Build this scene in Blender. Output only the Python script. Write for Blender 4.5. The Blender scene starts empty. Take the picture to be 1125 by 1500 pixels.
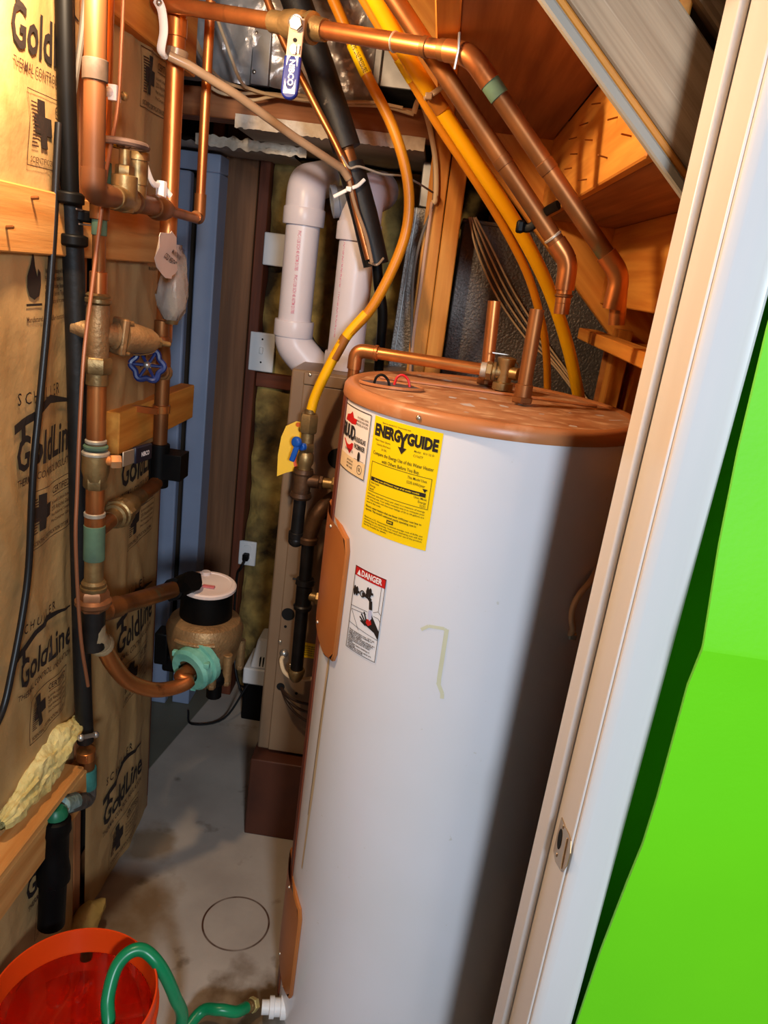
import bpy, bmesh, math, random
from mathutils import Vector, Matrix, noise
random.seed(7)
C = bpy.context.scene.collection
V = Vector
PI = math.pi
# ------------------------------------------------------------------ camera, lights, exposure
FOC, CX, CY, H = 1127.0, 562.5, 750.0, 1.72
RX = V((0.989, 0.145, -0.032)); RY = V((0.074, -0.293, 0.953)); RZ = V((0.128, -0.945, -0.300))   # world axes seen from the camera
RY = RY.normalized(); RZ = (RZ - RY*RZ.dot(RY)).normalized(); RX = RZ.cross(RY)
if RX.x < 0: RX = -RX
EYE = V((0, 0, H))
def ray(px, py):
    c = V((px-CX, py-CY, FOC)); return V((RX.dot(c), RY.dot(c), RZ.dot(c)))
def ax(px, py, X): r = ray(px, py); return EYE + r*(X/r.x)
def ay(px, py, Y): r = ray(px, py); return EYE + r*(Y/r.y)
def proj(p):
    d = V(p)-EYE; c = RX*d.x + RY*d.y + RZ*d.z; return CX+FOC*c.x/c.z, CY+FOC*c.y/c.z
def az(px, py, Z): r = ray(px, py); return EYE + r*((Z-H)/r.z)
cam = bpy.data.cameras.new('camera'); camo = bpy.data.objects.new('camera', cam); C.objects.link(camo)
cam.sensor_fit = 'VERTICAL'; cam.sensor_height = 36.0; cam.lens = 36.0*FOC/1500.0; cam.clip_start = 0.02
right = V((RX.x, RY.x, RZ.x)); up = -V((RX.y, RY.y, RZ.y)); back = -V((RX.z, RY.z, RZ.z))
m = Matrix((right, up, back)).transposed().to_4x4(); m.translation = EYE
camo.matrix_world = m
bpy.context.scene.camera = camo
sc = bpy.context.scene
sc.view_settings.view_transform = 'Standard'; sc.view_settings.look = 'None'
sc.view_settings.gamma = 1.0; sc.view_settings.use_curve_mapping = False
sc.view_settings.exposure = 0.0
w = bpy.data.worlds.new('world'); sc.world = w; w.use_nodes = True
w.node_tree.nodes['Background'].inputs[0].default_value = (0.80, 0.86, 1.0, 1)
w.node_tree.nodes['Background'].inputs[1].default_value = 0.028
def lamp(name, kind, loc, energy, col, size=0.1, target=None):
    l = bpy.data.lights.new(name, kind); l.energy = energy; l.color = col
    if kind == 'AREA': l.shape = 'DISK'; l.size = size
    else: l.shadow_soft_size = size
    o = bpy.data.objects.new(name, l); o.location = loc; C.objects.link(o)
    if target: o.rotation_euler = (V(target)-V(loc)).to_track_quat('-Z', 'Y').to_euler()
    return o
BULB = V((-0.53, 1.09, 2.13))
lamp('bare_bulb_light', 'POINT', BULB, 36, (1.0, 0.72, 0.45), 0.035)
lamp('room_ceiling_light', 'AREA', (0.50, -1.35, 2.05), 56, (0.76, 0.87, 1.0), 0.30, (0.05, 1.3, 0.9))

# ------------------------------------------------------------------ materials
def lin(c):
    o = []
    for x in c:
        x /= 255.0; o.append(x/12.92 if x <= 0.04045 else ((x+0.055)/1.055)**2.4)
    return (*o, 1)
MC = {}
def mk(name, c1, c2=None, scale=6, stretch=(1, 1, 1), rough=.5, metal=0, bump=0, bscale=None, bstretch=None,
       lo=.35, hi=.65, detail=5, spec=.5, trans=0, ior=1.45, coat=0, c3=None, s3=30, lo3=.6, hi3=.7, alpha=1):
    if name in MC: return MC[name]
    M = bpy.data.materials.new(name); M.use_nodes = True; nt = M.node_tree; N = nt.nodes; L = nt.links
    b = N['Principled BSDF']; b.inputs['Base Color'].default_value = lin(c1); b.inputs['Roughness'].default_value = rough
    b.inputs['Metallic'].default_value = metal; b.inputs['Specular IOR Level'].default_value = spec
    b.inputs['IOR'].default_value = ior
    if trans: b.inputs['Transmission Weight'].default_value = trans
    if coat: b.inputs['Coat Weight'].default_value = coat
    if alpha < 1: b.inputs['Alpha'].default_value = alpha
    tc = N.new('ShaderNodeTexCoord')
    def tex(sc_, st):
        mp = N.new('ShaderNodeMapping'); mp.inputs['Scale'].default_value = st; L.new(tc.outputs['Object'], mp.inputs[0])
        t = N.new('ShaderNodeTexNoise'); t.inputs['Scale'].default_value = sc_; t.inputs['Detail'].default_value = detail
        L.new(mp.outputs[0], t.inputs['Vector']); return t
    def mixc(fac, lo_, hi_, a, bcol):
        mr = N.new('ShaderNodeMapRange'); mr.inputs[1].default_value = lo_; mr.inputs[2].default_value = hi_; L.new(fac, mr.inputs[0])
        mx = N.new('ShaderNodeMix'); mx.data_type = 'RGBA'; L.new(mr.outputs[0], mx.inputs[0])
        if hasattr(a, 'links'): L.new(a, mx.inputs[6])
        else: mx.inputs[6].default_value = a
        mx.inputs[7].default_value = bcol; return mx.outputs[2]
    out = None
    if c2:
        t = tex(scale, stretch); out = mixc(t.outputs[0], lo, hi, lin(c1), lin(c2))
    if c3:
        t3 = tex(s3, stretch); out = mixc(t3.outputs[0], lo3, hi3, out if out else lin(c1), lin(c3))
    if out: L.new(out, b.inputs['Base Color'])
    if bump:
        tb = tex(bscale or scale*4, bstretch or stretch); bp = N.new('ShaderNodeBump')
        bp.inputs['Strength'].default_value = bump; bp.inputs['Distance'].default_value = .004
        L.new(tb.outputs[0], bp.inputs['Height']); L.new(bp.outputs[0], b.inputs['Normal'])
    MC[name] = M; return M
def wood(name, c1, c2, rough=.65, knots=True):
    if name in MC: return MC[name]
    M = mk(name, c1, c2, 5, (.5, 9, 9), rough, bump=.12, bscale=22, bstretch=(.5, 9, 9), c3=tuple(int(x*.62) for x in c2), s3=3.2, lo3=.66, hi3=.80)
    return M
W_pine = wood('pine_lumber', (214, 156, 88), (190, 124, 58))
W_orange = wood('stair_lumber', (226, 154, 62), (202, 122, 38))
W_dark = wood('dark_lumber', (172, 112, 66), (138, 82, 44))
W_grey = mk('grey_stringer_wood', (188, 160, 128), (158, 130, 100), 5, (.5, 24, 24), .65, bump=.15, bscale=20, c3=(206, 180, 150), s3=7, lo3=.62, hi3=.72)
W_red = wood('reddish_stud', (116, 56, 28), (88, 40, 18))
KRAFT = mk('kraft_facing', (184, 148, 98), (164, 128, 80), 7, (1, 1, .6), .5, bump=.5, bscale=38, bstretch=(1, 1, .8), c3=(160, 118, 66), s3=11, lo3=.60, hi3=.75)
INK = mk('black_print', (34, 24, 20), rough=.7)
INKD = mk('dark_brown_print', (58, 34, 24), rough=.7)
COP = mk('copper_pipe', (206, 134, 76), (166, 98, 54), 9, (1, 1, .5), .36, .82, c3=(110, 70, 44), s3=22, lo3=.62, hi3=.75)
COPD = mk('tarnished_copper', (160, 102, 54), (114, 72, 40), 10, (1, 1, .5), .45, .72, c3=(96, 104, 78), s3=16, lo3=.66, hi3=.76)
COPB = mk('bright_copper', (222, 150, 84), (192, 118, 64), 8, (1, 1, 1), .28, .85)
BRA = mk('old_brass', (170, 140, 92), (126, 102, 66), 16, rough=.42, metal=.75, bump=.2, bscale=120)
BRON = mk('bronze_casting', (168, 132, 88), (136, 102, 66), 20, rough=.48, metal=.55, bump=.35, bscale=160)
PAT = mk('green_patina', (96, 124, 96), (74, 96, 78), 18, rough=.75, metal=.2)
TEAL = mk('teal_corrosion', (66, 138, 124), (44, 100, 92), 22, rough=.8, bump=.5, bscale=90)
MINT = mk('mint_coupling', (126, 190, 168), (96, 160, 140), 20, rough=.55, bump=.2, bscale=120)
DCOP = mk('shaded_aged_copper', (132, 84, 50), (98, 62, 40), 9, (1, 1, .5), .5, .55)  # tarnished copper, darkened further for a near side in shade
RUST = mk('rusty_iron_fitting', (104, 74, 50), (68, 46, 32), 22, rough=.5, metal=.55, bump=.2, bscale=120)
SOLD = mk('solder', (196, 186, 168), (160, 150, 132), 40, rough=.5, metal=.5)
STEEL = mk('zinc_steel', (190, 186, 178), (160, 156, 150), 20, rough=.35, metal=.8)
DARKI = mk('black_iron', (26, 24, 24), (38, 34, 32), 25, rough=.42, metal=.4)
BLK = mk('black_plastic', (6, 6, 6), (11, 10, 10), 20, rough=.5, spec=.15)
BLKF = mk('black_foam', (13, 12, 12), (22, 19, 17), 18, (1, 1, 1), .55, bump=.25, bscale=60, c3=(88, 80, 70), s3=34, lo3=.70, hi3=.74)
RUB = mk('black_cable_jacket', (16, 15, 16), rough=.4)
PVC = mk('white_pvc', (218, 209, 213), (208, 198, 203), 5, rough=.35)
PLW = mk('white_plastic', (232, 230, 228), rough=.45)
PNT = mk('white_gloss_paint', (232, 228, 226), (224, 220, 218), 8, (1, 1, .2), .32, bump=.05, bscale=30, bstretch=(1, 1, .3))
HEAT = mk('heater_enamel', (226, 224, 228), (222, 220, 222), 4, rough=.24, coat=.2, c3=(210, 206, 200), s3=60, lo3=.72, hi3=.76)
TAN = mk('tan_heater_cap', (180, 118, 74), (168, 106, 64), 6, rough=.36, c3=(194, 142, 104), s3=14, lo3=.6, hi3=.72)
DUST = mk('dusty_heater_top', (190, 140, 100), (150, 94, 56), 9, (1, 1.6, 1), rough=.6, c3=(212, 172, 134), s3=20, lo3=.52, hi3=.7, bump=.1)
PANEL = mk('tan_access_panel', (178, 106, 50), (166, 96, 44), 8, rough=.4)
SCREW = mk('screw_metal', (205, 190, 170), rough=.3, metal=.85)
YEL = mk('yellow_sticker', (250, 214, 10), (244, 204, 6), 3, rough=.4)
STK = mk('cream_sticker', (240, 226, 214), rough=.42)
BEI = mk('beige_sticker_band', (236, 206, 160), rough=.42)
RED = mk('red_print', (196, 30, 28), rough=.45)
WPR = mk('white_print', (240, 236, 236), rough=.5)
FURN = mk('furnace_tan_enamel', (136, 110, 84), (126, 100, 76), 5, rough=.42)
FURND = mk('furnace_base_brown', (86, 44, 26), (66, 32, 20), 5, rough=.55)
HOLE = mk('dark_recess', (8, 7, 7), rough=.9)
GASY = mk('yellow_gas_tubing', (250, 190, 16), (240, 172, 10), 6, rough=.35)
GASA = mk('amber_gas_tubing', (216, 140, 22), (196, 120, 20), 5, rough=.38)
GASB = mk('brown_tube_tape', (158, 96, 30), rough=.5)
TAGY = mk('yellow_tag_card', (244, 196, 14), (232, 178, 12), 7, rough=.5)
BLUE = mk('blue_vinyl_grip', (14, 32, 112), (10, 26, 98), 9, rough=.36)
BLUV = mk('blue_wheel_enamel', (26, 44, 100), (20, 34, 80), 20, rough=.4)
ROM = mk('cream_cable_jacket', (228, 200, 160), (214, 182, 140), 8, rough=.45)
ROMG = mk('grey_cable_jacket', (108, 98, 88), rough=.45)
TUBEC = mk('cloudy_vinyl_tube', (158, 132, 106), (134, 108, 84), 8, rough=.3)
FOIL = mk('crumpled_foil', (214, 208, 202), (190, 182, 176), 6, rough=.34, metal=.45, bump=1.0, bscale=24)
GALV = mk('galvanised_sheet', (176, 174, 172), (150, 148, 146), 14, rough=.42, metal=.8)
EMB = mk('embossed_duct_board', (150, 142, 134), (132, 124, 118), 8, rough=.42, metal=.55, bump=.8, bscale=150)
EMBD = mk('embossed_plenum_sheet', (112, 104, 98), (92, 86, 82), 8, rough=.40, metal=.5, bump=.9, bscale=130)
GYP = mk('drywall_paper', (206, 196, 186), (188, 178, 168), 8, rough=.85, bump=.15, bscale=60)
GYPC = mk('broken_gypsum_core', (234, 220, 200), (214, 196, 172), 40, rough=.9, bump=.7, bscale=70)
FIB = mk('yellow_fibreglass', (184, 156, 86), (122, 98, 54), 9, rough=.95, bump=1.0, bscale=46, c3=(60, 48, 30), s3=6, lo3=.48, hi3=.64)
FIBL = mk('pale_fibreglass', (222, 204, 138), (196, 176, 104), 14, rough=.95, bump=.9, bscale=70)
DOORB = mk('bluish_lit_door_paint', (144, 156, 180), (134, 146, 170), 5, rough=.45)  # pale door with cool dim daylight put into its colour
GRN = mk('lime_green_wall_paint', (118, 228, 4), (112, 222, 4), 3, rough=.55, bump=.06, bscale=160)
SHEA = mk('dark_sheathing', (70, 54, 40), (54, 42, 32), 6, rough=.9)
BKT = mk('orange_bucket_plastic', (236, 72, 14), (228, 64, 12), 5, rough=.34)
WAT = mk('bucket_water', (255, 170, 150), rough=.02, trans=1, ior=1.33)
HOSE = mk('green_hose_vinyl', (14, 146, 92), (10, 128, 80), 6, rough=.32)
WRAP = mk('clear_plastic_wrap', (240, 232, 220), (228, 218, 204), 14, rough=.10, trans=.70, ior=1.35, bump=1, bscale=60)
TAGW = mk('white_paper_tag', (236, 222, 208), (226, 208, 192), 9, rough=.7)
LID = mk('pinkish_meter_lid', (232, 212, 200), (220, 196, 184), 7, rough=.5)
STRIKE = mk('brass_strike_plate', (198, 164, 118), (182, 146, 102), 20, rough=.3, metal=.85)
TAPE = mk('old_yellowed_tape', (214, 212, 184), (206, 202, 168), 9, rough=.45)
GRIME = mk('rust_streak', (206, 184, 150), (190, 160, 120), 30, (1, 1, .1), .5)

def floor_mat():
    M = mk('concrete_floor', (186, 174, 160), (160, 148, 136), 3.2, rough=.55, bump=.12, bscale=70, c3=(118, 104, 88), s3=9, lo3=.64, hi3=.74)
    nt = M.node_tree; N = nt.nodes; L = nt.links; b = N['Principled BSDF']
    src = b.inputs['Base Color'].links[0].from_socket
    geo = N.new('ShaderNodeNewGeometry')
    def mul(a, fac, col):
        mx = N.new('ShaderNodeMix'); mx.data_type = 'RGBA'; mx.blend_type = 'MULTIPLY'
        L.new(fac, mx.inputs[0]); L.new(a, mx.inputs[6]); mx.inputs[7].default_value = lin(col); return mx.outputs[2]
    def dist(c):
        d = N.new('ShaderNodeVectorMath'); d.operation = 'DISTANCE'; L.new(geo.outputs['Position'], d.inputs[0]); d.inputs[1].default_value = c
        return d.outputs['Value']
    def mrange(x, a, b_, c=0, d=1):
        r = N.new('ShaderNodeMapRange'); r.inputs[1].default_value = a; r.inputs[2].default_value = b_
        r.inputs[3].default_value = c; r.inputs[4].default_value = d; L.new(x, r.inputs[0]); return r.outputs[0]
    def math_(op, a, b_):
        n = N.new('ShaderNodeMath'); n.operation = op
        for i, q in enumerate((a, b_)):
            if hasattr(q, 'links'): L.new(q, n.inputs[i])
            else: n.inputs[i].default_value = q
        return n.outputs[0]
    nz = N.new('ShaderNodeTexNoise'); nz.inputs['Scale'].default_value = 7; nz.inputs['Detail'].default_value = 6
    L.new(geo.outputs['Position'], nz.inputs['Vector'])
    # a rust ring left by a can
    d = dist((-0.302, 1.622, 0)); ringm = mrange(math_('ABSOLUTE', math_('SUBTRACT', d, 0.088), 0), 0.0015, 0.0035, 1, 0)
    ringm = math_('MULTIPLY', ringm, mrange(nz.outputs[0], .35, .55, .35, 1))
    src = mul(src, ringm, (110, 66, 40))
    # damp stains near the drain valve and along the foot of the wall
    for c, r0, r1, col in (((-0.20, 1.40, 0), .17, .02, (150, 128, 100)), ((-0.27, 1.34, 0), .12, .0, (176, 156, 128)), ((-0.53, 1.62, 0), .18, .0, (216, 202, 184)), ((-0.60, 1.85, 0), .14, .0, (208, 192, 170))):
        d = dist(c); s = math_('ADD', d, math_('MULTIPLY', math_('SUBTRACT', nz.outputs[0], .5), .30))
        src = mul(src, mrange(s, r1+.04, r1+.10, 1, 0), col)
    # older, greener slab beyond the joint at the end of the left wall
    sx = N.new('ShaderNodeSeparateXYZ'); L.new(geo.outputs['Position'], sx.inputs[0])
    a = az(328, 1000, 0); c = az(212, 1135, 0)
    ny = math_('ADD', math_('MULTIPLY', math_('SUBTRACT', sx.outputs[0], a.x), (a.y-c.y)), math_('MULTIPLY', math_('SUBTRACT', sx.outputs[1], a.y), -(a.x-c.x)))
    src = mul(src, mrange(ny, 0, -.003, 0, 1), (150, 156, 146))
    L.new(src, b.inputs['Base Color']); return M

# ------------------------------------------------------------------ mesh helpers
class MB:
    def __init__(s): s.v = []; s.f = []
    def add(s, vs, fs):
        o = len(s.v); s.v += [tuple(v) for v in vs]; s.f += [tuple(i+o for i in f) for f in fs]; return s
    def box(s, c, d, R=None):
        c = V(c); vs = []
        for x in (-.5, .5):
            for y in (-.5, .5):
                for z in (-.5, .5):
                    q = V((x*d[0], y*d[1], z*d[2])); vs.append(c + (R @ q if R else q))
        return s.add(vs, [(0, 1, 3, 2), (4, 6, 7, 5), (0, 4, 5, 1), (2, 3, 7, 6), (0, 2, 6, 4), (1, 5, 7, 3)])
    def bb(s, a, b): return s.box([(a[i]+b[i])/2 for i in range(3)], [abs(b[i]-a[i]) for i in range(3)])
    def tube(s, pts, r, n=12, caps=True, flat=None):
        pts = [V(p) for p in pts]; k = len(pts); rs = r if isinstance(r, (list, tuple)) else [r]*k
        tans = [(pts[min(i+1, k-1)]-pts[max(i-1, 0)]).normalized() for i in range(k)]
        a = V((0, 0, 1)) if abs(tans[0].z) < .9 else V((1, 0, 0))
        nrm = (a - tans[0]*a.dot(tans[0])).normalized(); vs = []
        for i in range(k):
            t = tans[i]; nrm = (nrm - t*nrm.dot(t)).normalized(); bi = t.cross(nrm)
            for j in range(n):
                an = 2*PI*j/n; vs.append(pts[i] + (nrm*math.cos(an) + bi*math.sin(an)*(flat or 1))*rs[i])
        fs = [(i*n+j, i*n+(j+1) % n, (i+1)*n+(j+1) % n, (i+1)*n+j) for i in range(k-1) for j in range(n)]
        if caps: fs += [tuple(range(n))[::-1], tuple(range((k-1)*n, k*n))]
        return s.add(vs, fs)
    def lathe(s, o, axis, prof, n=24, caps=True, twist=0):
        o = V(o); t = V(axis).normalized(); a = V((0, 0, 1)) if abs(t.z) < .9 else V((1, 0, 0))
        u = (a - t*a.dot(t)).normalized(); b = t.cross(u); vs = []; k = len(prof)
        for h, r in prof:
            for j in range(n):
                an = 2*PI*j/n + twist; vs.append(o + t*h + (u*math.cos(an)+b*math.sin(an))*r)
        fs = [(i*n+j, i*n+(j+1) % n, (i+1)*n+(j+1) % n, (i+1)*n+j) for i in range(k-1) for j in range(n)]
        if caps: fs += [tuple(range(n))[::-1], tuple(range((k-1)*n, k*n))]
        return s.add(vs, fs)
    def cyl(s, a, b, r, n=16, caps=True):
        a = V(a); b = V(b); L_ = (b-a).length; e = min(.0012, L_*.2)
        return s.lathe(a, b-a, [(0, r-e), (e, r), (L_-e, r), (L_, r-e)], n, caps)
    def nut(s, a, b, r): 
        a = V(a); b = V(b); L_ = (b-a).length; e = L_*.12
        return s.lathe(a, b-a, [(0, r*.9), (e, r), (L_-e, r), (L_, r*.9)], 6, True, .3)
    def ball(s, c, r, n=12, sq=(1, 1, 1)):
        c = V(c); vs = []; fs = []; m_ = n//2
        for i in range(m_+1):
            ph = PI*i/m_
            for j in range(n):
                th = 2*PI*j/n; vs.append(c + V((r*sq[0]*math.sin(ph)*math.cos(th), r*sq[1]*math.sin(ph)*math.sin(th), r*sq[2]*math.cos(ph))))
        for i in range(m_):
            for j in range(n): fs.append((i*n+j, (i+1)*n+j, (i+1)*n+(j+1) % n, i*n+(j+1) % n))
        return s.add(vs, fs)
    def prism(s, poly, vec):
        poly = [V(p) for p in poly]; vec = V(vec); k = len(poly)
        return s.add(poly+[p+vec for p in poly], [tuple(range(k))[::-1], tuple(range(k, 2*k))]+[(i, (i+1) % k, k+(i+1) % k, k+i) for i in range(k)])
    def grid(s, fn, nu, nv):
        vs = [fn(i/nu, j/nv) for j in range(nv+1) for i in range(nu+1)]
        return s.add(vs, [(j*(nu+1)+i, j*(nu+1)+i+1, (j+1)*(nu+1)+i+1, (j+1)*(nu+1)+i) for j in range(nv) for i in range(nu)])
def smooth_path(pts, k=6):
    pts = [V(p) for p in pts]; out = []
    P = [pts[0]*2-pts[1]] + pts + [pts[-1]*2-pts[-2]]
    for i in range(1, len(P)-2):
        for j in range(k):
            t = j/k; a, b, c, d = P[i-1], P[i], P[i+1], P[i+2]
            out.append(.5*((2*b)+(c-a)*t+(2*a-5*b+4*c-d)*t*t+(3*b-a-3*c+d)*t**3))
    out.append(pts[-1]); return out
def bend(pts, r, k=6):
    """polyline with rounded corners"""
    pts = [V(p) for p in pts]; out = [pts[0]]
    for i in range(1, len(pts)-1):
        p = pts[i]; a = (pts[i-1]-p); b = (pts[i+1]-p); d = min(r, a.length*.49, b.length*.49)
        a = p + a.normalized()*d; b = p + b.normalized()*d
        for j in range(k+1):
            t = j/k; out.append(a*(1-t)**2 + p*2*t*(1-t) + b*t*t)
    out.append(pts[-1]); return out
def wloc(o): return V(o['wl']) if o is not None else V((0, 0, 0))
def setp(o, label=None, cat=None, group=None, kind=None):
    if label: o['label'] = label
    if cat: o['category'] = cat
    if group: o['group'] = group
    if kind: o['kind'] = kind
    return o
def build(mb, name, mat, parent=None, smooth=True, bevel=0, origin='auto', **kw):
    me = bpy.data.meshes.new(name)
    xs = list(zip(*mb.v))
    og = V(((min(xs[0])+max(xs[0]))/2, (min(xs[1])+max(xs[1]))/2, min(xs[2]))) if origin == 'auto' else V(origin)
    me.from_pydata([tuple(V(v)-og) for v in mb.v], [], mb.f)
    bm = bmesh.new(); bm.from_mesh(me); bmesh.ops.recalc_face_normals(bm, faces=bm.faces[:]); bm.to_mesh(me); bm.free()
    me.materials.append(mat); me.update()
    if smooth: me.shade_smooth(); me.set_sharp_from_angle(angle=.65)
    o = bpy.data.objects.new(name, me); C.objects.link(o)
    o.location = og - wloc(parent); o.parent = parent; o['wl'] = tuple(og)
    if bevel:
        b = o.modifiers.new('bevel', 'BEVEL'); b.width = bevel; b.segments = 2; b.limit_method = 'ANGLE'
    return setp(o, **kw)
def thing(name, loc, label=None, cat=None, group=None, kind=None):
    o = bpy.data.objects.new(name, None); C.objects.link(o); o.location = loc; o['wl'] = tuple(loc); o.empty_display_size = .05
    return setp(o, label, cat, group, kind)
def board(name, p0, p1, w, t, mat, parent=None, up=(0, 0, 1), bevel=.0025, **kw):
    """a length of lumber; grain runs along local x; w across 'up', t the other way; p0-p1 is the centre line"""
    p0 = V(p0); p1 = V(p1); X = (p1-p0).normalized(); U = V(up); Z = (U - X*U.dot(X)).normalized(); Y = Z.cross(X)
    L_ = (p1-p0).length
    mb = MB().box((L_/2, 0, 0), (L_, t, w)); me = bpy.data.meshes.new(name); me.from_pydata(mb.v, [], mb.f); me.materials.append(mat)
    bm = bmesh.new(); bm.from_mesh(me); bmesh.ops.recalc_face_normals(bm, faces=bm.faces[:]); bm.to_mesh(me); bm.free()
    o = bpy.data.objects.new(name, me); C.objects.link(o); o.parent = parent
    R = Matrix((X, Y, Z)).transposed().to_4x4(); R.translation = p0 - wloc(parent); o.matrix_local = R; o['wl'] = tuple(p0)
    b = o.modifiers.new('bevel', 'BEVEL'); b.width = bevel; b.segments = 1
    return setp(o, **kw)
def single(mb, name, mat, label, cat, group=None, **k):
    return setp(build(mb, name, mat, **k), label, cat, group)

# ------------------------------------------------------------------ flat print
TC = {}
def text2d(body, size, bold=0, shear=0, align='CENTER'):
    key = (body, round(bold, 3), shear, align)
    if key not in TC:
        cu = bpy.data.curves.new('lettering', 'FONT'); cu.body = body; cu.size = 1; cu.shear = shear; cu.offset = bold
        cu.align_x = align; cu.align_y = 'CENTER'; cu.resolution_u = 2; cu.space_line = .9
        o = bpy.data.objects.new('lettering', cu); C.objects.link(o)
        dg = bpy.context.evaluated_depsgraph_get(); me = bpy.data.meshes.new_from_object(o.evaluated_get(dg))
        TC[key] = ([(v.co.x, v.co.y) for v in me.vertices], [tuple(p.vertices) for p in me.polygons])
        bpy.data.objects.remove(o); bpy.data.curves.remove(cu); bpy.data.meshes.remove(me)
    vs, fs = TC[key]; return [(x*size, y*size) for x, y in vs], fs
class Print:
    def __init__(s): s.v = []; s.f = []
    def add(s, vs, fs):
        o = len(s.v); s.v += vs; s.f += [tuple(i+o for i in f) for f in fs]; return s
    def text(s, body, x, y, size, width=None, bold=0, shear=0, align='CENTER', rot=0):
        vs, fs = text2d(body, size, bold, shear, align)
        if width:
            w_ = max(v[0] for v in vs)-min(v[0] for v in vs); vs = [(v[0]*width/w_, v[1]) for v in vs]
        c, q = math.cos(rot), math.sin(rot)
        return s.add([(x+a*c-b*q, y+a*q+b*c) for a, b in vs], fs)
    def rect(s, x0, y0, x1, y1, n=8, ny=1):
        vs = [(x0+(x1-x0)*i/n, y0+(y1-y0)*j/ny) for j in range(ny+1) for i in range(n+1)]
        return s.add(vs, [(j*(n+1)+i, j*(n+1)+i+1, (j+1)*(n+1)+i+1, (j+1)*(n+1)+i) for j in range(ny) for i in range(n)])
    def frame(s, x0, y0, x1, y1, t):
        s.rect(x0, y0, x1, y0+t); s.rect(x0, y1-t, x1, y1); s.rect(x0, y0, x0+t, y1, 1, 6); s.rect(x1-t, y0, x1, y1, 1, 6); return s
    def line(s, pts, t):
        for (xa, ya), (xb, yb) in zip(pts, pts[1:]):
            dx, dy = xb-xa, yb-ya; l = math.hypot(dx, dy) or 1; nx, ny = -dy/l*t/2, dx/l*t/2
            k = max(1, int(l/.02))
            for i in range(k):
                a0, b0 = xa+dx*i/k, ya+dy*i/k; a1, b1 = xa+dx*(i+1)/k, ya+dy*(i+1)/k
                s.add([(a0-nx, b0-ny), (a1-nx, b1-ny), (a1+nx, b1+ny), (a0+nx, b0+ny)], [(0, 1, 2, 3)])
        return s
    def poly(s, pts): return s.add(list(pts), [tuple(range(len(pts)))])
    def disc(s, x, y, rx, ry, n=16): return s.poly([(x+rx*math.cos(2*PI*i/n), y+ry*math.sin(2*PI*i/n)) for i in range(n)])
    def ring(s, x, y, r0, r1, n=20):
        a = [(x+r*math.cos(2*PI*i/n), y+r*math.sin(2*PI*i/n)) for r in (r0, r1) for i in range(n)]
        return s.add(a, [(i, (i+1) % n, n+(i+1) % n, n+i) for i in range(n)])
    def put(s, name, mat, fn, parent, **kw):
        mb = MB(); mb.v = [tuple(fn(x, y)) for x, y in s.v]; mb.f = s.f
        me = bpy.data.meshes.new(name); og = V(mb.v[0]); me.from_pydata([tuple(V(v)-og) for v in mb.v], [], mb.f); me.materials.append(mat)
        o = bpy.data.objects.new(name, me); C.objects.link(o); o.parent = parent; o.location = og - wloc(parent); o['wl'] = tuple(og)
        return setp(o, **kw)

# ================================================================== SETTING
fl = build(MB().grid(lambda u, v: V((-1.9+3.4*u, -1.8+4.8*v, 0)), 4, 4), 'floor', floor_mat(), origin=(0, 0, 0), kind='structure')
build(MB().bb((-1.9, .84, 2.62), (1.5, 2.95, 2.70)), 'ceiling', SHEA, kind='structure')
build(MB().bb((-1.9, 2.05, 0), (-1.82, 2.95, 2.62)), 'wall_far_left', SHEA, kind='structure')
build(MB().bb((.98, .95, 0), (1.05, 2.95, 2.62)), 'wall_right', SHEA, kind='structure')

# ---- left wall: studs, kraft faced batts, blocking
WX = -.69
wl = thing('wall_left', (WX, 1.5, 0), kind='structure')
build(MB().bb((-.86, .30, 0), (-.80, 2.03, 2.62)), 'sheathing', SHEA, wl)
for y in (1.085, 1.513, 1.992):
    board('stud', (WX-.046, y, .04), (WX-.046, y, 2.6), .038, .089, W_red if y > 1.9 else W_dark, wl, up=(0, 1, 0))
board('bottom_plate', (WX-.046, .4, .02), (WX-.046, 2.01, .02), .089, .038, W_dark, wl, up=(1, 0, 0))
def batt_fn(y0, y1, seed, bulge):
    def X(y, z):
        u = min(max((y-y0)/(y1-y0), 0), 1); e = math.sin(PI*u)**.5 if 0 < u < 1 else 0
        n = noise.noise(V((seed, y*5, z*2.2)))*.010 + noise.noise(V((seed+9, y*17, z*7)))*.0032
        rid = abs(noise.noise(V((seed+3, y*9+z*2, z*3.5))))
        return WX + .004 + e*(bulge + n + .006*max(0, .25-rid)/.25)
    return X
def make_batt(y0, y1, z0, z1, seed, bulge):
    X = batt_fn(y0, y1, seed, bulge)
    o = build(MB().grid(lambda u, v: V((X(y0+(y1-y0)*u, z0+(z1-z0)*v), y0+(y1-y0)*u, z0+(z1-z0)*v)), 40, 200), 'insulation_batt', KRAFT, wl, origin=(WX, (y0+y1)/2, 0))
    return o, X
bA, XA = make_batt(1.10, 1.478, .03, 2.6, 1.3, .012)
bB, XB = make_batt(1.545, 1.985, .03, 2.6, 5.7, .010)
build(MB().grid(lambda u, v: V((WX+.004, .45+.64*u, .03+2.57*v)), 4, 4), 'insulation_batt', KRAFT, wl)
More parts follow.
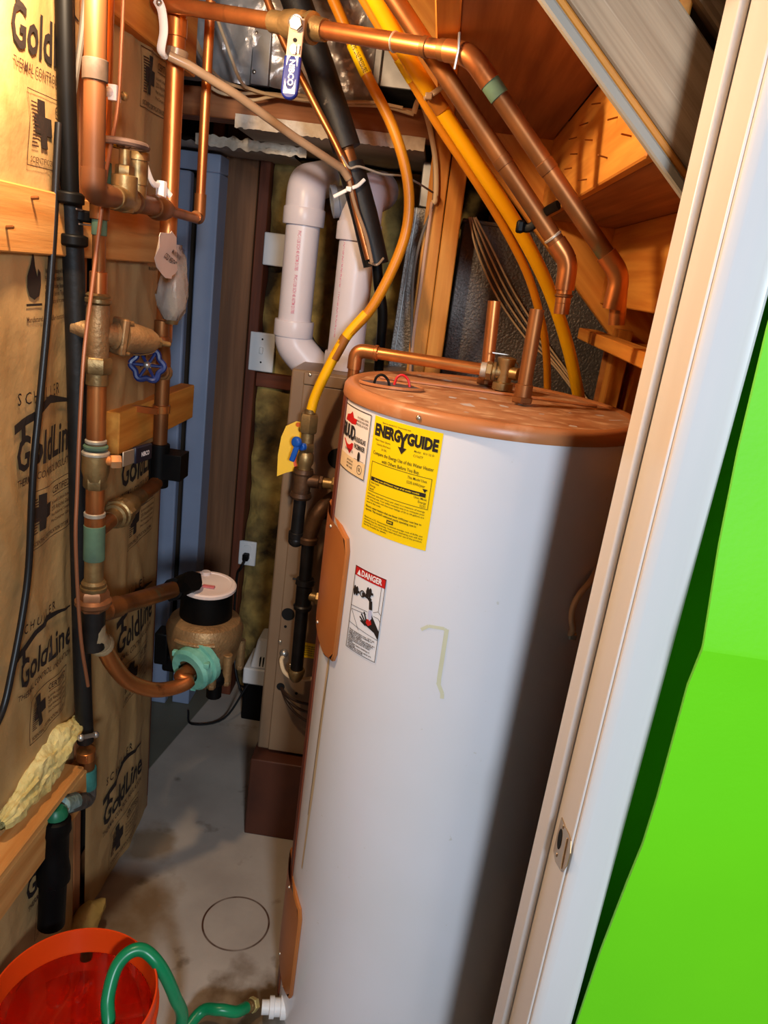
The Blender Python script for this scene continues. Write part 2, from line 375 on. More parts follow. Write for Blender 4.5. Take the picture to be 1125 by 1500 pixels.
def goldline(batt, X, yc, zc, wd, tilt=0.0, cert=True):
    """the printed mark: maker's word, roof line, big italic name, strap line, certificate box"""
    P = Print(); s = wd/.235
    P.text('S C H U L L E R', -.03*s, .098*s, .030*s, .15*s, .004)
    for k in range(10):
        xa, xb = -.117*s+.0117*s*k, -.117*s+.0117*s*(k+1); ha, hb_ = .042*s+.0036*s*k, .042*s+.0036*s*(k+1)
        P.poly([(xa, ha), (xb, hb_), (xb, hb_+.016*s), (xa, ha+.016*s)])
    P.rect(-.097*s, .024*s, -.085*s, .054*s, 1, 3)
    for k in range(10):
        xa, xb = .0118*s*k, .0118*s*(k+1); t0_, t1_ = .0155*s*(1-.08*k), .0155*s*(1-.08*(k+1))
        P.poly([(xa, (.078-.0016*k)*s), (xb, (.078-.0016*(k+1))*s), (xb, (.078-.0016*(k+1))*s+t1_), (xa, (.078-.0016*k)*s+t0_)])
    P.text('GoldLine', .0, .0, .085*s, .228*s, .022, .12)
    D = Print(); D.text('THERMAL CONTROL INSULATION', 0, -.048*s, .020*s, .225*s, .004, .12)
    if cert:
        D.frame(-.072*s, -.185*s, .095*s, -.075*s, .0014)
        for k in range(13): D.line([(-.062*s, -.092*s-k*.0052*s), (-.042*s+.008*s*math.sin(k), -.092*s-k*.0052*s)], .0022*s)
        P.rect(-.040*s, -.155*s, -.018*s, -.085*s, 2, 3); P.rect(-.055*s, -.135*s, .002*s, -.108*s, 3)
        D.text('CERTIFIED', .052*s, -.093*s, .019*s, .072*s, .012); D.rect(.016*s, -.104*s, .088*s, -.1025*s)
        for k, tx in enumerate(('By Scientific Certification Systems', '25% Recycled Glass', 'Post Industrial Content', 'Pre-Consumer Glass')):
            D.text(tx, .051*s, -.116*s-k*.0125*s, .0125*s if k == 1 else .009*s, .076*s, .004)
        D.text('SCIENTIFIC CERTIFICATION SYSTEMS', .012*s, -.175*s, .012*s, .150*s, .008)
    fn = lambda x, y: V((X(yc+x, zc+y+tilt*x)+.0034, yc+x, zc+y+tilt*x))
    P.put('lettering', INK, fn, batt); D.put('fine_lettering', INKD, fn, batt)
def flame(batt, X, yc, zc, s):
    P = Print()
    P.poly([(-.004*s, .060*s), (-.010*s, .036*s), (-.019*s, .018*s), (-.020*s, .0), (-.014*s, -.014*s), (0, -.020*s), (.015*s, -.014*s), (.021*s, .004*s), (.019*s, .024*s), (.012*s, .030*s), (.010*s, .016*s), (.003*s, .034*s)])
    P.rect(-.024*s, -.030*s, .024*s, -.026*s, 2)
    D = Print()
    for k, tx in enumerate(('WARNING: This facing will burn. Do not leave exposed.', 'Facing must be installed in substantial contact with', 'approved ceiling, floor and wall material.', 'Keep open flame away. To prevent fire do not place', 'facing near heat producing devices.')):
        D.text(tx, .108*s, .026*s-k*.0125*s, .0115*s, (.15 if k < 4 else .10)*s, .006)
    D.text('Manufactured by Schuller International Inc.', .055*s, -.052*s, .013*s, .16*s, .006)
    fn = lambda x, y: V((X(yc+x, zc+y)+.0022, yc+x, zc+y))
    P.put('flame_mark', INK, fn, batt); D.put('fine_lettering', INKD, fn, batt)
goldline(bA, XA, 1.330, 1.335, .235); goldline(bA, XA, 1.328, .905, .215, .0); goldline(bA, XA, 1.335, 1.985, .235); goldline(bA, XA, 1.33, .400, .21)
flame(bA, XA, 1.275, 1.615, 1.0)
goldline(bB, XB, 1.80, 1.185, .26); goldline(bB, XB, 1.80, .745, .26); goldline(bB, XB, 1.75, .262, .26); goldline(bB, XB, 1.80, 2.16, .24)
flame(bB, XB, 1.80, 1.455, 1.0); flame(bB, XB, 1.85, 1.70, 1.0)
# blocking boards nailed across the studs
B1 = board('blocking_board', (WX+.020, .9, 1.722), (WX+.020, 1.820, 1.712), .100, .036, W_pine, wl)
B2 = board('blocking_board', (WX+.022, 1.60, 1.303), (WX+.022, 2.125, 1.293), .094, .040, W_orange, wl)
B3 = board('blocking_board', (WX+.030, .9, .540), (WX+.030, 1.470, .512), .088, .044, W_pine, wl)
B4 = board('blocking_board', (WX+.034, 1.0, .606), (WX+.034, 1.40, .590), .018, .060, W_pine, wl)
hd = board('blocking_board', (WX+.018, 1.50, 2.20), (WX+.018, 2.02, 2.20), .22, .036, W_orange, wl)
for px, py in ((8, 333), (45, 290), (132, 300)):
    p = ax(px, py, WX+.037); build(MB().cyl(p, p+V((.012, .002, .002)), .003, 8), 'bent_nail', COPD, wl)
def tuft(u, v):
    y = 1.14+.345*v; an = 2*PI*u; e = math.sin(PI*min(max(v*.96+.02, 0), 1))**.4
    q = V((math.cos(an), y*9, math.sin(an)))
    rr = (.034+.020*noise.noise(q*1.1)+.012*noise.noise(q*2.6)+.006*noise.noise(q*7))*e
    return V((WX+.022+rr*.75*math.cos(an), y, .652+.03*(v-.5)*(1 if v > .5 else 0)+rr*1.1*math.sin(an)))
build(MB().grid(tuft, 40, 90), 'insulation_tuft', FIBL, wl)
mb = MB().ball((WX+.035, 1.50, .06), .045, 20, (.8, 1.1, 1)); mb.v = [tuple(V(v)+V((1, 1, 1))*noise.noise(V(v)*30)*.016) for v in mb.v]
build(mb, 'insulation_tuft', FIBL, wl)

# ---- back wall
BY = 2.72
wb = thing('wall_back', (-.3, BY, 0), kind='structure')
build(MB().bb((-1.9, BY+.10, 0), (1.1, BY+.14, 2.62)), 'sheathing', SHEA, wb)
for x0, x1, mt, d in ((-.815, -.775, W_dark, 0), (-.765, -.655, wood('brown_stud', (132, 90, 58), (106, 70, 44)), .0), (-.648, -.612, W_red, -.01), (.12, .16, W_dark, 0)):
    board('stud', ((x0+x1)/2, BY+.045+d, 0), ((x0+x1)/2, BY+.045+d, 2.25), x1-x0, .089, mt, wb, up=(1, 0, 0))
board('blocking', (-.61, BY+.03, 1.285), (.12, BY+.03, 1.285), .05, .06, W_red, wb)
def fib(u, v):
    x = -.61+.73*u; z = .02+2.0*v
    return V((x, BY+.05-.045*math.sin(PI*u)**.4-.05*noise.noise(V((x*7, 3, z*5)))-.03*noise.noise(V((x*19, 9, z*15))), z))
build(MB().grid(fib, 60, 140), 'insulation_batt', FIB, wb)
# ---- door frame in the far left corner, tinted for its dim bluish daylight
dr = thing('door_2', (-.9, 2.66, 0), kind='structure')
build(MB().bb((-.815, 2.60, 0), (-.748, 2.70, 1.935)), 'door_frame', DOORB, dr, bevel=.004)
build(MB().bb((-.94, 2.58, 0), (-.835, 2.62, 1.93)), 'door_edge', DOORB, dr, bevel=.006)
build(MB().bb((-.835, 2.66, 0), (-.81, 2.69, 1.99)), 'door_stop', DOORB, dr, bevel=.003)
build(MB().bb((-1.5, 2.60, 1.935), (-.748, 2.70, 1.99)), 'head_frame', DOORB, dr, bevel=.004)
build(MB().bb((-1.8, 2.63, 0), (-.94, 2.66, 2.0)), 'door_panel', DOORB, dr, bevel=.006)

# ---- partition over the furnace: header plate, drywall, double stud
PY = 2.27
wp = thing('wall_middle', (-.1, PY, 0), kind='structure')
a = ay(262, 145, PY); b = ay(660, 190, PY)
board('header_plate', (a.x-.12, PY+.045, a.z-.002), (b.x+.02, PY+.045, b.z+.006), .072, .089, W_dark, wp)
s0 = ay(650, 165, PY-.02); s1 = ay(618, 535, PY-.02)
for k, off in enumerate((0, .052)):
    board('stud', (s0.x+off+.008, PY+.02, s0.z+.02), (s1.x+off*.82+.006, PY+.02, .0), .050-.004*k, .08, W_orange, wp, up=(1, 0, 0))
tf = lambda u: .006*noise.noise(V((u*40, 1, 0)))+.004*noise.noise(V((u*90, 5, 0)))
d0 = ay(345, 172, PY); d1 = ay(622, 215, PY)
mb = MB().grid(lambda u, v: V((d0.x+(d1.x-d0.x)*u, PY-.004+.004*noise.noise(V((u*30, v*9, 2))), 2.062-.034*v - (tf(u) if v > .5 else 0))), 80, 6)
build(mb, 'drywall_edge', GYPC, wp)
build(MB().bb((d0.x, PY, 2.030), (d1.x, 2.80, 2.042)), 'drywall_soffit', GYP, wp)
mb = MB().grid(lambda u, v: V((-.95+.45*u, 2.50+.012*noise.noise(V((u*12, 3, 0)))+.3*v, 2.000+(.012*noise.noise(V((u*25, v*9, 8)))+.008 if v == 0 else 0))), 60, 8)
build(mb, 'drywall_scrap', GYP, wp)
build(MB().grid(lambda u, v: V((-.80+.34*u, 2.498+.006*noise.noise(V((u*40, v*6, 0))), 2.000+.03*v+.01*noise.noise(V((u*16, v*3, 4))))), 60, 5), 'broken_edge', GYPC, wp)

# ---- doorway: jamb, stop, casing, strike plate
JX = .270
dj = thing('door_1', (JX, .9, 0), kind='structure')
build(MB().bb((JX, .845, 0), (JX+.02, .992, 2.35)), 'jamb', PNT, dj, bevel=.002)
build(MB().bb((JX-.011, .930, 0), (JX, .985, 2.35)), 'door_stop', PNT, dj, bevel=.003)
prof = [(JX+.004, .845), (JX+.004, .838), (JX+.008, .834), (JX+.016, .832), (JX+.018, .831), (JX+.034, .830), (JX+.0355, .8292), (JX+.052, .8282), (JX+.0535, .8274), (JX+.064, .826), (JX+.068, .828), (JX+.068, .845)]
prof = [(JX+(x-JX)*.80, y) for x, y in prof]
build(MB().prism([(x, y, 0) for x, y in prof], (0, 0, 2.35)), 'casing', PNT, dj)
sp = [ax(px, py, JX-.0012) for px, py in ((822.5, 1197), (828, 1212), (833, 1222), (836, 1232), (835, 1250), (830, 1268), (824.5, 1276), (821, 1275), (813, 1262), (810.5, 1246), (813, 1235), (817, 1218))]
st = build(MB().prism(sp, (.0012, 0, 0)), 'strike_plate', STRIKE, dj)
hp = ax(819.5, 1229, JX-.0018); build(MB().prism([hp+V((0, .010*math.cos(t), .015*math.sin(t))) for t in [2*PI*i/16 for i in range(16)]], (.0008, 0, 0)), 'latch_hole', HOLE, st)
for px, py in ((825, 1211), (815.5, 1252)):
    p = ax(px, py, JX-.0012); build(MB().ball(p, .0032, 10, (.5, 1, 1)), 'screw', SCREW, st)
ln = [ax(831, 1228, JX-.0017), ax(822, 1272, JX-.0017)]; build(MB().tube(ln, .0012, 6), 'lip_groove', GRIME, st)

# ---- green wall beside the doorway: its front stands proud of the casing
wg = thing('wall_front', (.7, .82, 0), kind='structure')
GX = .3262
edge = [(1125, 480), (1082, 660), (1054, 800), (1031, 945), (1029, 953), (1008, 1005), (963, 1171), (942, 1238), (919, 1294), (880, 1395), (845, 1500), (800, 1640)]
E = [ax(px, py, GX) for px, py in edge]
print('green edge', [tuple(round(c, 3) for c in e) for e in E])
up_, lo_ = E[:5], E[4:]
def panel(pts, name, tilt=0):
    mb = MB(); n = len(pts)
    vs = [p for p in pts] + [V((1.5, E[4].y*.85+p.y*.15, p.z)) for p in pts] + [V((p.x, p.y+.005, p.z)) for p in pts]
    fs = [(i, i+1, n+i+1, n+i) for i in range(n-1)] + [(2*n+i, 2*n+i+1, i+1, i) for i in range(n-1)]
    build(mb.add(vs, fs), name, GRN, wg)
top = V((GX, E[0].y, 2.6)); panel([top]+up_, 'upper_wall_face'); panel(lo_+[V((GX, E[-1].y, 0))], 'lower_wall_face')
build(MB().bb((JX+.0205, .900, 0), (1.5, .908, 2.62)), 'added_recess_face', GRN, wg)  # recess added behind the panel edge so this strip stays in shade
build(MB().bb((JX+.0205, .909, 0), (1.5, .985, 2.62)), 'wall_core', SHEA, wg)

# ================================================================== STAIRS
XA_, RUN, RISE, ZA = .228, .200, .190, 1.893
sY0, sY1 = 1.075, 2.195
sr = thing('staircase', (.6, 1.6, 0), 'orange lumber staircase seen from beneath, rising above the water heater', 'staircase')
for k in range(0, 4):
    x = XA_+k*RUN; z = ZA-k*RISE
    board('riser', (x+.009, sY0, z+RISE/2), (x+.009, sY1, z+RISE/2), RISE+.002, .018, W_orange, sr)
    board('tread', (x+RUN/2+.018, sY0, z+.0145), (x+RUN/2+.018, sY1, z+.0145), RUN-.001, .027, W_orange if k else W_dark, sr, up=(1, 0, 0))  # first tread's unlit underside is put into a darker lumber colour
zl_ = ZA+RISE+.018
board('landing_deck', (.099, sY0-.03, zl_), (.099, sY1, zl_), .258, .034, W_dark, sr, up=(1, 0, 0))  # darker lumber colour stands in for shade under the landing
board('landing_joist', (-.049, sY0-.2, zl_+.09), (-.049, sY1, zl_+.09), .22, .038, W_orange, sr)
d = V((1, 0, -.947)).normalized(); nrm = V((.947, 0, 1)).normalized()
f0 = ay(660, 167, sY1); 
board('far_stringer', f0-d*.9+nrm*.11+V((0, .019, 0)), f0+d*1.0+nrm*.11+V((0, .019, 0)), .22, .038, W_orange, sr, up=nrm)
dn = V((1, 0, -.8966)).normalized(); nn = V((.8966, 0, 1)).normalized()
g0 = ay(900, 153, 1.05)
board('near_stringer', g0-dn*.9+nn*.072+V((0, .018, 0)), g0+dn*.6+nn*.072+V((0, .018, 0)), .096, .036, W_grey, sr, up=nn, label='grey stringer board facing the doorway')  # greyer wood than the other stair boards
board('white_edge_strip', g0-dn*.9+nn*.006, g0+dn*.6+nn*.006, .013, .016, mk('dull_white_bead', (158, 152, 140), rough=.6), sr, up=nn, label='white painted strip under the near stringer')
board('edge_lath', g0-dn*.9+nn*.0175+V((0, .012, 0)), g0+dn*.6+nn*.0175+V((0, .012, 0)), .010, .030, W_orange, sr, up=nn)
board('upper_plank', g0-dn*.9+nn*.205+V((0, .022, 0)), g0+dn*.6+nn*.205+V((0, .022, 0)), .13, .03, W_grey, sr, up=nn)
q = ay(882, 487, 2.05); board('ledger', (q.x-.01, 1.25, q.z-.016), (q.x-.01, 2.19, q.z-.016), .05, .030, W_orange, sr, up=(1, 0, 0))
for px, py in ((845, 200), (862, 178), (880, 150), (868, 205), (846, 225), (905, 170), (925, 200), (838, 245), (890, 232), (860, 262)):
    p = ax(px, py, XA_); build(MB().cyl(p+V((.004, 0, 0)), p+V((-.016, random.uniform(-.008, .008), random.uniform(-.01, .004))), .0013, 6), 'nail_point', COPD, sr)
# framing under the stairs
fs_ = thing('wall_under_stairs', (.5, 2.2, 0), kind='structure')
for px, py in ((905, 540), (935, 560)):
    p = ay(px, py, 2.12); board('stud', (p.x, 2.15, 0), (p.x, 2.15, p.z+.10), .038, .07, W_orange, fs_, up=(1, 0, 0))
build(MB().bb((.47, 2.20, 0), (.98, 2.215, 1.75)), 'sheathing', wood('plywood_back', (196, 128, 62), (170, 100, 44)), fs_)

# ================================================================== DUCTS
mb = MB()
def foil(u, v):
    an = -PI*.95+PI*1.15*v; x = -.98+.84*u
    r = .20+.016*noise.noise(V((x*13, an*3, 2)))+.012*abs(noise.noise(V((x*26, an*7, 5))))
    return V((x, 2.56+r*math.sin(an)*.9-.02*u, 2.385-r*math.cos(an)*.9 if False else 2.40+r*math.cos(an)))
fd = thing('foil_duct', (-.5, 2.5, 2.15), 'crumpled silver foil insulated duct above the header plate', 'duct')
build(MB().grid(lambda u, v: V((-.98+.71*u, 2.40+.03*math.sin(u*9)-.035*math.sin(PI*v)+.02*noise.noise(V((u*11, v*6, 1)))+.010*abs(noise.noise(V((u*30, v*17, 3)))), 2.155+.44*v)), 90, 60), 'foil_jacket', FOIL, fd)
p = ay(385, 60, 2.355); build(MB().bb((p.x-.026, 2.345, 2.15), (p.x+.026, 2.365, 2.60)), 'drive_cleat', GALV, fd, bevel=.003)
for px, py in ((375, 48), (372, 105)):
    p = ay(px, py, 2.343); build(MB().ball(p, .006, 10, (1, .5, 1)), 'screw', SCREW, fd)
gd = thing('galvanised_duct', (-.2, 2.45, 2.15), 'plain galvanised duct box right of the foil duct', 'duct')
p = ay(555, 60, 2.40); q = ay(606, 133, 2.40)
build(MB().bb((p.x, 2.40, q.z), (q.x+.03, 2.75, 2.58)), 'duct_body', GALV, gd, bevel=.003)
build(MB().bb((p.x-.006, 2.385, q.z), (p.x+.016, 2.40, 2.58)), 'folded_seam', GALV, gd, bevel=.003)
pl = thing('plenum', (.25, 2.45, 0), 'dark grey embossed sheet plenum right of the double stud', 'duct')
p = ay(698, 322, 2.36); build(MB().bb((.035, 2.36, .9), (.62, 2.70, p.z)), 'plenum_body', EMBD, pl, bevel=.004)
build(MB().bb((.030, 2.352, p.z-.012), (.63, 2.71, p.z)), 'top_flange', EMBD, pl, bevel=.003)
nd = thing('narrow_duct', (-.1, 2.4, 0), 'narrow pale grey textured duct left of the double stud', 'duct')
t0 = ay(604, 303, 2.40); t1 = ay(632, 306, 2.40); b0 = ay(567, 546, 2.40); b1 = ay(606, 546, 2.40)
dz = V((0, .2, 0)); ex = (b0-t0).normalized()*.55
build(MB().prism([t0, t1, b1+ex, b0+ex], dz), 'duct_body', EMB, nd, bevel=.002)
build(MB().tube([t0+V((.014, -.001, 0)), b0+V((.014, -.001, 0))+ex], .0018, 6), 'seam', GALV, nd)
t0 = ay(620, 236, 2.42); t1 = ay(640, 238, 2.42); b0 = ay(613, 302, 2.42); b1 = ay(632, 306, 2.42)
build(MB().prism([t0, t1, b1, b0], (0, .1, 0)), 'duct_collar', GALV, nd, bevel=.003)

# ================================================================== FURNACE AND VENTS
fu = thing('furnace', (-.2, 2.2, 0), 'tan sheet metal furnace cabinet standing behind the water heater', 'furnace')
FX0, FX1, FY0, FY1 = -.357, -.02, 2.0, 2.37
build(MB().bb((FX0, FY0+.006, .28), (FX1, FY1, 1.440)), 'cabinet', FURN, fu, bevel=.006)
fp = build(MB().bb((FX0+.035, FY0-.002, .285), (FX1-.004, FY0+.008, 1.405)), 'front_panel', FURN, fu, bevel=.003)
build(MB().bb((FX0+.035, FY0-.006, 1.405), (FX1, FY0+.008, 1.437)), 'top_rail', FURN, fu, bevel=.003)
build(MB().bb((FX0-.008, 1.958, 0), (FX1, FY1, .272)), 'base', FURND, fu, bevel=.004)
for px, py in ((454, 549), (510, 565), (410, 940), (425, 975)):
    p = ay(px, py, FY0-.006); build(MB().ball(p, .0055, 10, (1, .5, 1)), 'screw', SCREW, fu)
for px, py, r in ((422, 900, .019), (495, 672, .028), (479, 748, .026), (411, 1006, .012), (418, 918, .004), (434, 1016, .004)):
    p = ay(px, py, FY0-.0035); build(MB().lathe(p, (0, 1, 0), [(0, r), (.003, r)], 24), 'opening', HOLE, fu)
p0 = ay(443, 941, FY0-.004); p1 = ay(466, 966, FY0-.004)
st = build(MB().bb((p0.x, FY0-.004, p1.z), (p1.x, FY0-.002, p0.z)), 'yellow_notice', YEL, fu)
P = Print()
for k in range(5): P.text('CAUTION gas supply', 0, .014-k*.007, .006, .04, .02)
P.put('fine_lettering', INK, lambda x, y: V(((p0.x+p1.x)/2+x, FY0-.0048, (p0.z+p1.z)/2+y)), st)
# pvc vents
def pvc_ring(mb, c, axis, r, h): mb.lathe(V(c), axis, [(0, r*.98), (.003, r), (h-.003, r), (h, r*.98)], 28)
pv = thing('pvc_vent_pipe', (-.4, 2.25, 1.4), 'white PVC vent pipe with elbows at both ends, left of the pair', 'pipe', 'white furnace vent pipes')
VY = 2.23; r = .047
pa = ay(447, 300, VY); pb = ay(426, 478, VY); px_ = pa.x
def printed(o, xa, za, zb, y, rr, txt, n):
    P = Print()
    for k in range(n): P.text(txt, (za-zb)*(k+.5)/n, 0, .013, (za-zb)/n*.9, .01)
    P.put('pink_lettering', mk('pink_print', (206, 120, 140), rough=.6), lambda a_, b_: V((xa+rr*math.sin(b_/rr), y-rr*math.cos(b_/rr)-.001, za-a_)), o)
top = V((px_, VY, 1.885)); bot = V((px_, VY, 1.485))
sp_ = build(MB().cyl(bot, top, r, 28), 'straight_pipe', PVC, pv); printed(sp_, px_, 1.79, 1.56, VY, r, 'PVC-1120 SCH 40 ASTM D1785', 2)
mb = MB().tube(bend([V((px_, VY, 1.83)), V((px_, VY, 1.905)), V((px_, VY+.25, 1.945))], .10, 8), r+.006, 28); pvc_ring(mb, (px_, VY, 1.80), (0, 0, 1), r+.010, .045); build(mb, 'elbow', PVC, pv)
mb = MB().tube(bend([V((px_, VY, 1.53)), V((px_, VY, 1.48)), V((px_+.08, VY, 1.405))], .06, 8), r+.005, 28); pvc_ring(mb, (px_, VY, 1.500), (0, 0, 1), r+.009, .045)
build(mb, 'elbow', PVC, pv)
pv2 = thing('pvc_vent_pipe', (-.25, 2.16, 1.44), 'white PVC vent pipe standing on the furnace, right of the pair', 'pipe', 'white furnace vent pipes')
VY2 = 2.13; pa = ay(528, 330, VY2); pb = ay(507, 500, VY2); x2 = (pa.x+pb.x)/2; r2 = .049
s2 = build(MB().cyl((x2, VY2, 1.445), (x2, VY2, 1.85), r2, 28), 'straight_pipe', PVC, pv2); printed(s2, x2-.028, 1.78, 1.52, VY2+.01, r2, 'PVC-1120 SCH 40 ASTM D1785', 2)
mb = MB(); pvc_ring(mb, (x2, VY2, 1.441), (0, 0, 1), r2+.007, .045); build(mb, 'coupling', PVC, pv2)
mb = MB().tube(bend([V((x2, VY2, 1.80)), V((x2, VY2, 1.885)), V((x2+.015, VY2+.30, 1.93))], .09, 8), r2+.006, 28); pvc_ring(mb, (x2, VY2, 1.775), (0, 0, 1), r2+.010, .045); build(mb, 'tee', PVC, pv2)
mb = MB().lathe((x2-.03, VY2, 1.875), V((-1, -.25, -.25)), [(0, .036), (.035, .036), (.036, .041), (.05, .041), (.051, .034), (.02, .032), (.019, .0)], 24); build(mb, 'side_cap', mk('grey_cap_plastic', (120, 126, 140), rough=.4), pv2)

# plates on the back wall
def wallplate(name, px, py, w_, h_, label, cat, Y=BY-.012):
    p = ay(px, py, Y); t = thing(name, (p.x, Y, p.z-h_/2), label, cat)
    build(MB().bb((p.x-w_/2, Y, p.z-h_/2), (p.x+w_/2, Y+.012, p.z+h_/2)), 'plate', PLW, t, bevel=.004); return t, p
t, p = wallplate('switch_plate', 383, 516, .088, .135, 'white single switch plate on the back wall stud', 'switch')
build(MB().bb((p.x-.006, p.y-.012, p.z-.004), (p.x+.006, p.y, p.z+.018)), 'toggle', PLW, t, bevel=.002)
for dz_ in (-.035, .045): build(MB().ball((p.x, p.y, p.z+dz_), .0035, 8, (1, .5, 1)), 'screw', BLK, t)
t, p = wallplate('wall_outlet', 362, 811, .066, .098, 'white wall outlet low on the back wall with a black plug', 'outlet')
for dz_ in (-.022, .022): build(MB().lathe((p.x, p.y-.003, p.z+dz_), (0, 1, 0), [(0, .015), (.004, .016)], 20), 'receptacle', PLW, t)
cd = thing('power_cord', tuple(p), 'black power cord plugged into the low wall outlet', 'cord')
build(MB().box((p.x, p.y-.016, p.z-.008), (.022, .03, .026)), 'plug', BLK, cd, bevel=.004)
build(MB().tube(smooth_path([p+V((0, -.03, -.015)), p+V((-.012, -.035, -.05)), p+V((-.03, -.01, -.10)), p+V((-.03, .0, -.30)), p+V((.0, -.04, -.48)), p+V((.05, -.06, -.60))]), .005, 8), 'cord', RUB, cd)
t, p = wallplate('junction_box_cover', 404, 366, .085, .105, 'white blank cover plate behind the left vent pipe', 'plate', BY-.03)

# ================================================================== WATER HEATER
HXc, HYc, HR, HZ = .126, 1.488, .28, 1.512
def hc(th, z, rr=HR): t_ = math.radians(th); return V((HXc+rr*math.cos(t_), HYc+rr*math.sin(t_), z))
wh = thing('water_heater', (HXc, HYc, 0), 'tall white electric water heater with tan cap', 'water heater')
build(MB().lathe((HXc, HYc, .02), (0, 0, 1), [(0, HR-.004), (.004, HR), (1.4875, HR)], 96, True), 'jacket', HEAT, wh)
build(MB().lathe((HXc, HYc, 0), (0, 0, 1), [(0, HR-.02), (.03, HR-.02)], 64), 'base_ring', DARKI, wh)
prof = [(1.4865, HR+.0005), (1.4865, HR+.004), (1.489, HR+.005), (1.503, HR+.004), (1.509, HR+.0), (1.512, HR-.007), (HZ, HR-.014), (1.508, HR-.022)]
build(MB().lathe((HXc, HYc, 0), (0, 0, 1), prof, 96, False), 'cap_rim', TAN, wh)
def captop(u, v):
    th = 2*PI*u; rr = (HR-.0205)*v
    return V((HXc+rr*math.cos(th), HYc+rr*math.sin(th), 1.508+.0012*noise.noise(V((rr*30*math.cos(th), rr*30*math.sin(th), 0)))))
build(MB().grid(captop, 72, 14), 'cap_top', DUST, wh)
a0, a1 = hc(172, 1.511, HR-.03), hc(25, 1.511, HR-.03)
build(MB().tube([hc(165, 1.511, HR-.05), hc(20, 1.511, HR-.05)], .003, 6), 'cap_seam', TAN, wh)
# wiring recess on the cap
rc = az(573, 565, 1.511)
wr_ = build(MB().add([rc+V((.052*math.cos(2*PI*i/24)*1.15, .035*math.sin(2*PI*i/24), .0012)) for i in range(24)], [tuple(range(24))]), 'wiring_recess', mk('recess_plate', (84, 74, 80), rough=.6), wh)
mb = MB().tube([rc+V((.052*math.cos(2*PI*i/24)*1.15, .035*math.sin(2*PI*i/24), .001)) for i in range(25)], .003, 6); build(mb, 'recess_lip', TAN, wh)
for px, col, nm in ((558, BLK, 'black_wire'), (588, mk('red_wire_jacket', (200, 20, 30), rough=.4), 'red_wire')):
    c = az(px, 566, 1.511); build(MB().tube(smooth_path([c+V((-.014, 0, .001)), c+V((-.010, .002, .016)), c+V((0, .002, .021)), c+V((.011, 0, .014)), c+V((.016, -.002, .001))], 4), .0024, 8), nm, col, wh)
for th in (-117.8, -30): build(MB().ball(hc(th, 1.497, HR+.004), .005, 12), 'cap_screw', SCREW, wh)
# dark brown strip down the left side of the jacket
build(MB().add([hc(-180+17*i/6, z_, HR+rr_) for rr_ in (.0005, .0035) for z_ in (.03, 1.486) for i in range(7)], [(q_*7+i, q_*7+i+1, q_*7+7+i+1, q_*7+7+i) for q_ in (0, 2) for i in range(6)]+[(6, 13, 27, 20)]), 'side_strip', mk('brown_side_strip', (112, 50, 24), rough=.5), wh, label='dark brown side strip')
# access panels
def apanel(th0, th1, z0, z1, nm):
    def fn(u, v):
        th = th0+(th1-th0)*u; z = z0+(z1-z0)*v
        if v < .5: z = z + (.04*max(0, (.75-u))/.75 if v < .2 else 0)
        return hc(th, z, HR+.007)
    n = 16; c = .020; outl = []
    degc = math.degrees(c/HR)
    outl += [(th0, z0+.045), (th1-degc*1.9, z0), (th1-degc*.3, z0+.006), (th1, z0+.022), (th1, z1-c*1.6), (th1-degc*.4, z1-c*.45), (th1-degc, z1-.004), (th1-degc*2, z1+.004), (th0, z1+.010)]
    mb = MB(); vs = []; fs = []
    def loop(off, rr):
        cx, cz = (th0+th1)/2, (z0+z1)/2
        return [hc(cx+(t_-cx)*off, cz+(z_-cz)*off, rr) for t_, z_ in outl]
    rings = [loop(1.0, HR+.0005), loop(1.0, HR+.006), loop(.97, HR+.009)]; k = len(outl)
    for R_ in rings: vs += R_
    for i in range(2):
        for j in range(k): fs.append((i*k+j, i*k+(j+1) % k, (i+1)*k+(j+1) % k, (i+1)*k+j))
    # the curved face, split in vertical strips
    nst = 12; base = len(vs); cx, cz = (th0+th1)/2, (z0+z1)/2
    def zrange(t_):
        lo_z, hi_z = 9, -9
        for (ta, za), (tb, zb) in zip(outl, outl[1:]+outl[:1]):
            if min(ta, tb)-1e-6 <= t_ <= max(ta, tb)+1e-6:
                for z_ in ([za, zb] if abs(ta-tb) < 1e-6 else [za+(zb-za)*(t_-ta)/(tb-ta)]): lo_z = min(lo_z, z_); hi_z = max(hi_z, z_)
        return lo_z, hi_z
    for i in range(nst+1):
        t_ = th0+(th1-th0)*i/nst; a_, b_ = zrange(t_)
        for z_ in (a_, b_): vs.append(hc(cx+(t_-cx)*.97, cz+(z_-cz)*.97, HR+.009))
    for i in range(nst): fs.append((base+2*i, base+2*i+2, base+2*i+3, base+2*i+1))
    o = build(mb.add(vs, fs), 'access_panel', PANEL, wh, label=nm)
    for t_, z_ in ((th0*.55+th1*.45+4, z1-.012), (th0*.55+th1*.45, z0+.042)): build(MB().ball(hc(t_, z_, HR+.009), .0038, 10), 'screw', SCREW, o)
    return o
apanel(-180, -142.5, .985, 1.252, 'tan upper access panel on the jacket'); apanel(-180, -144.5, .115, .385, 'tan lower access panel on the jacket')
# stickers wrapped on the jacket
def on_heater(th0, z0, layer): return lambda x, y: hc(th0+math.degrees(x/HR), z0+y, HR+.0006+.0006*layer)
def sticker(name, th0, th1, z0, z1, mat):
    wd = math.radians(th1-th0)*HR; ht = z1-z0; thc = (th0+th1)/2; zc = (z0+z1)/2
    o = Print().rect(-wd/2, -ht/2, wd/2, ht/2, 16).put(name, mat, on_heater(thc, zc, 0), wh)
    return o, wd, ht, (lambda l: on_heater(thc, zc, l))
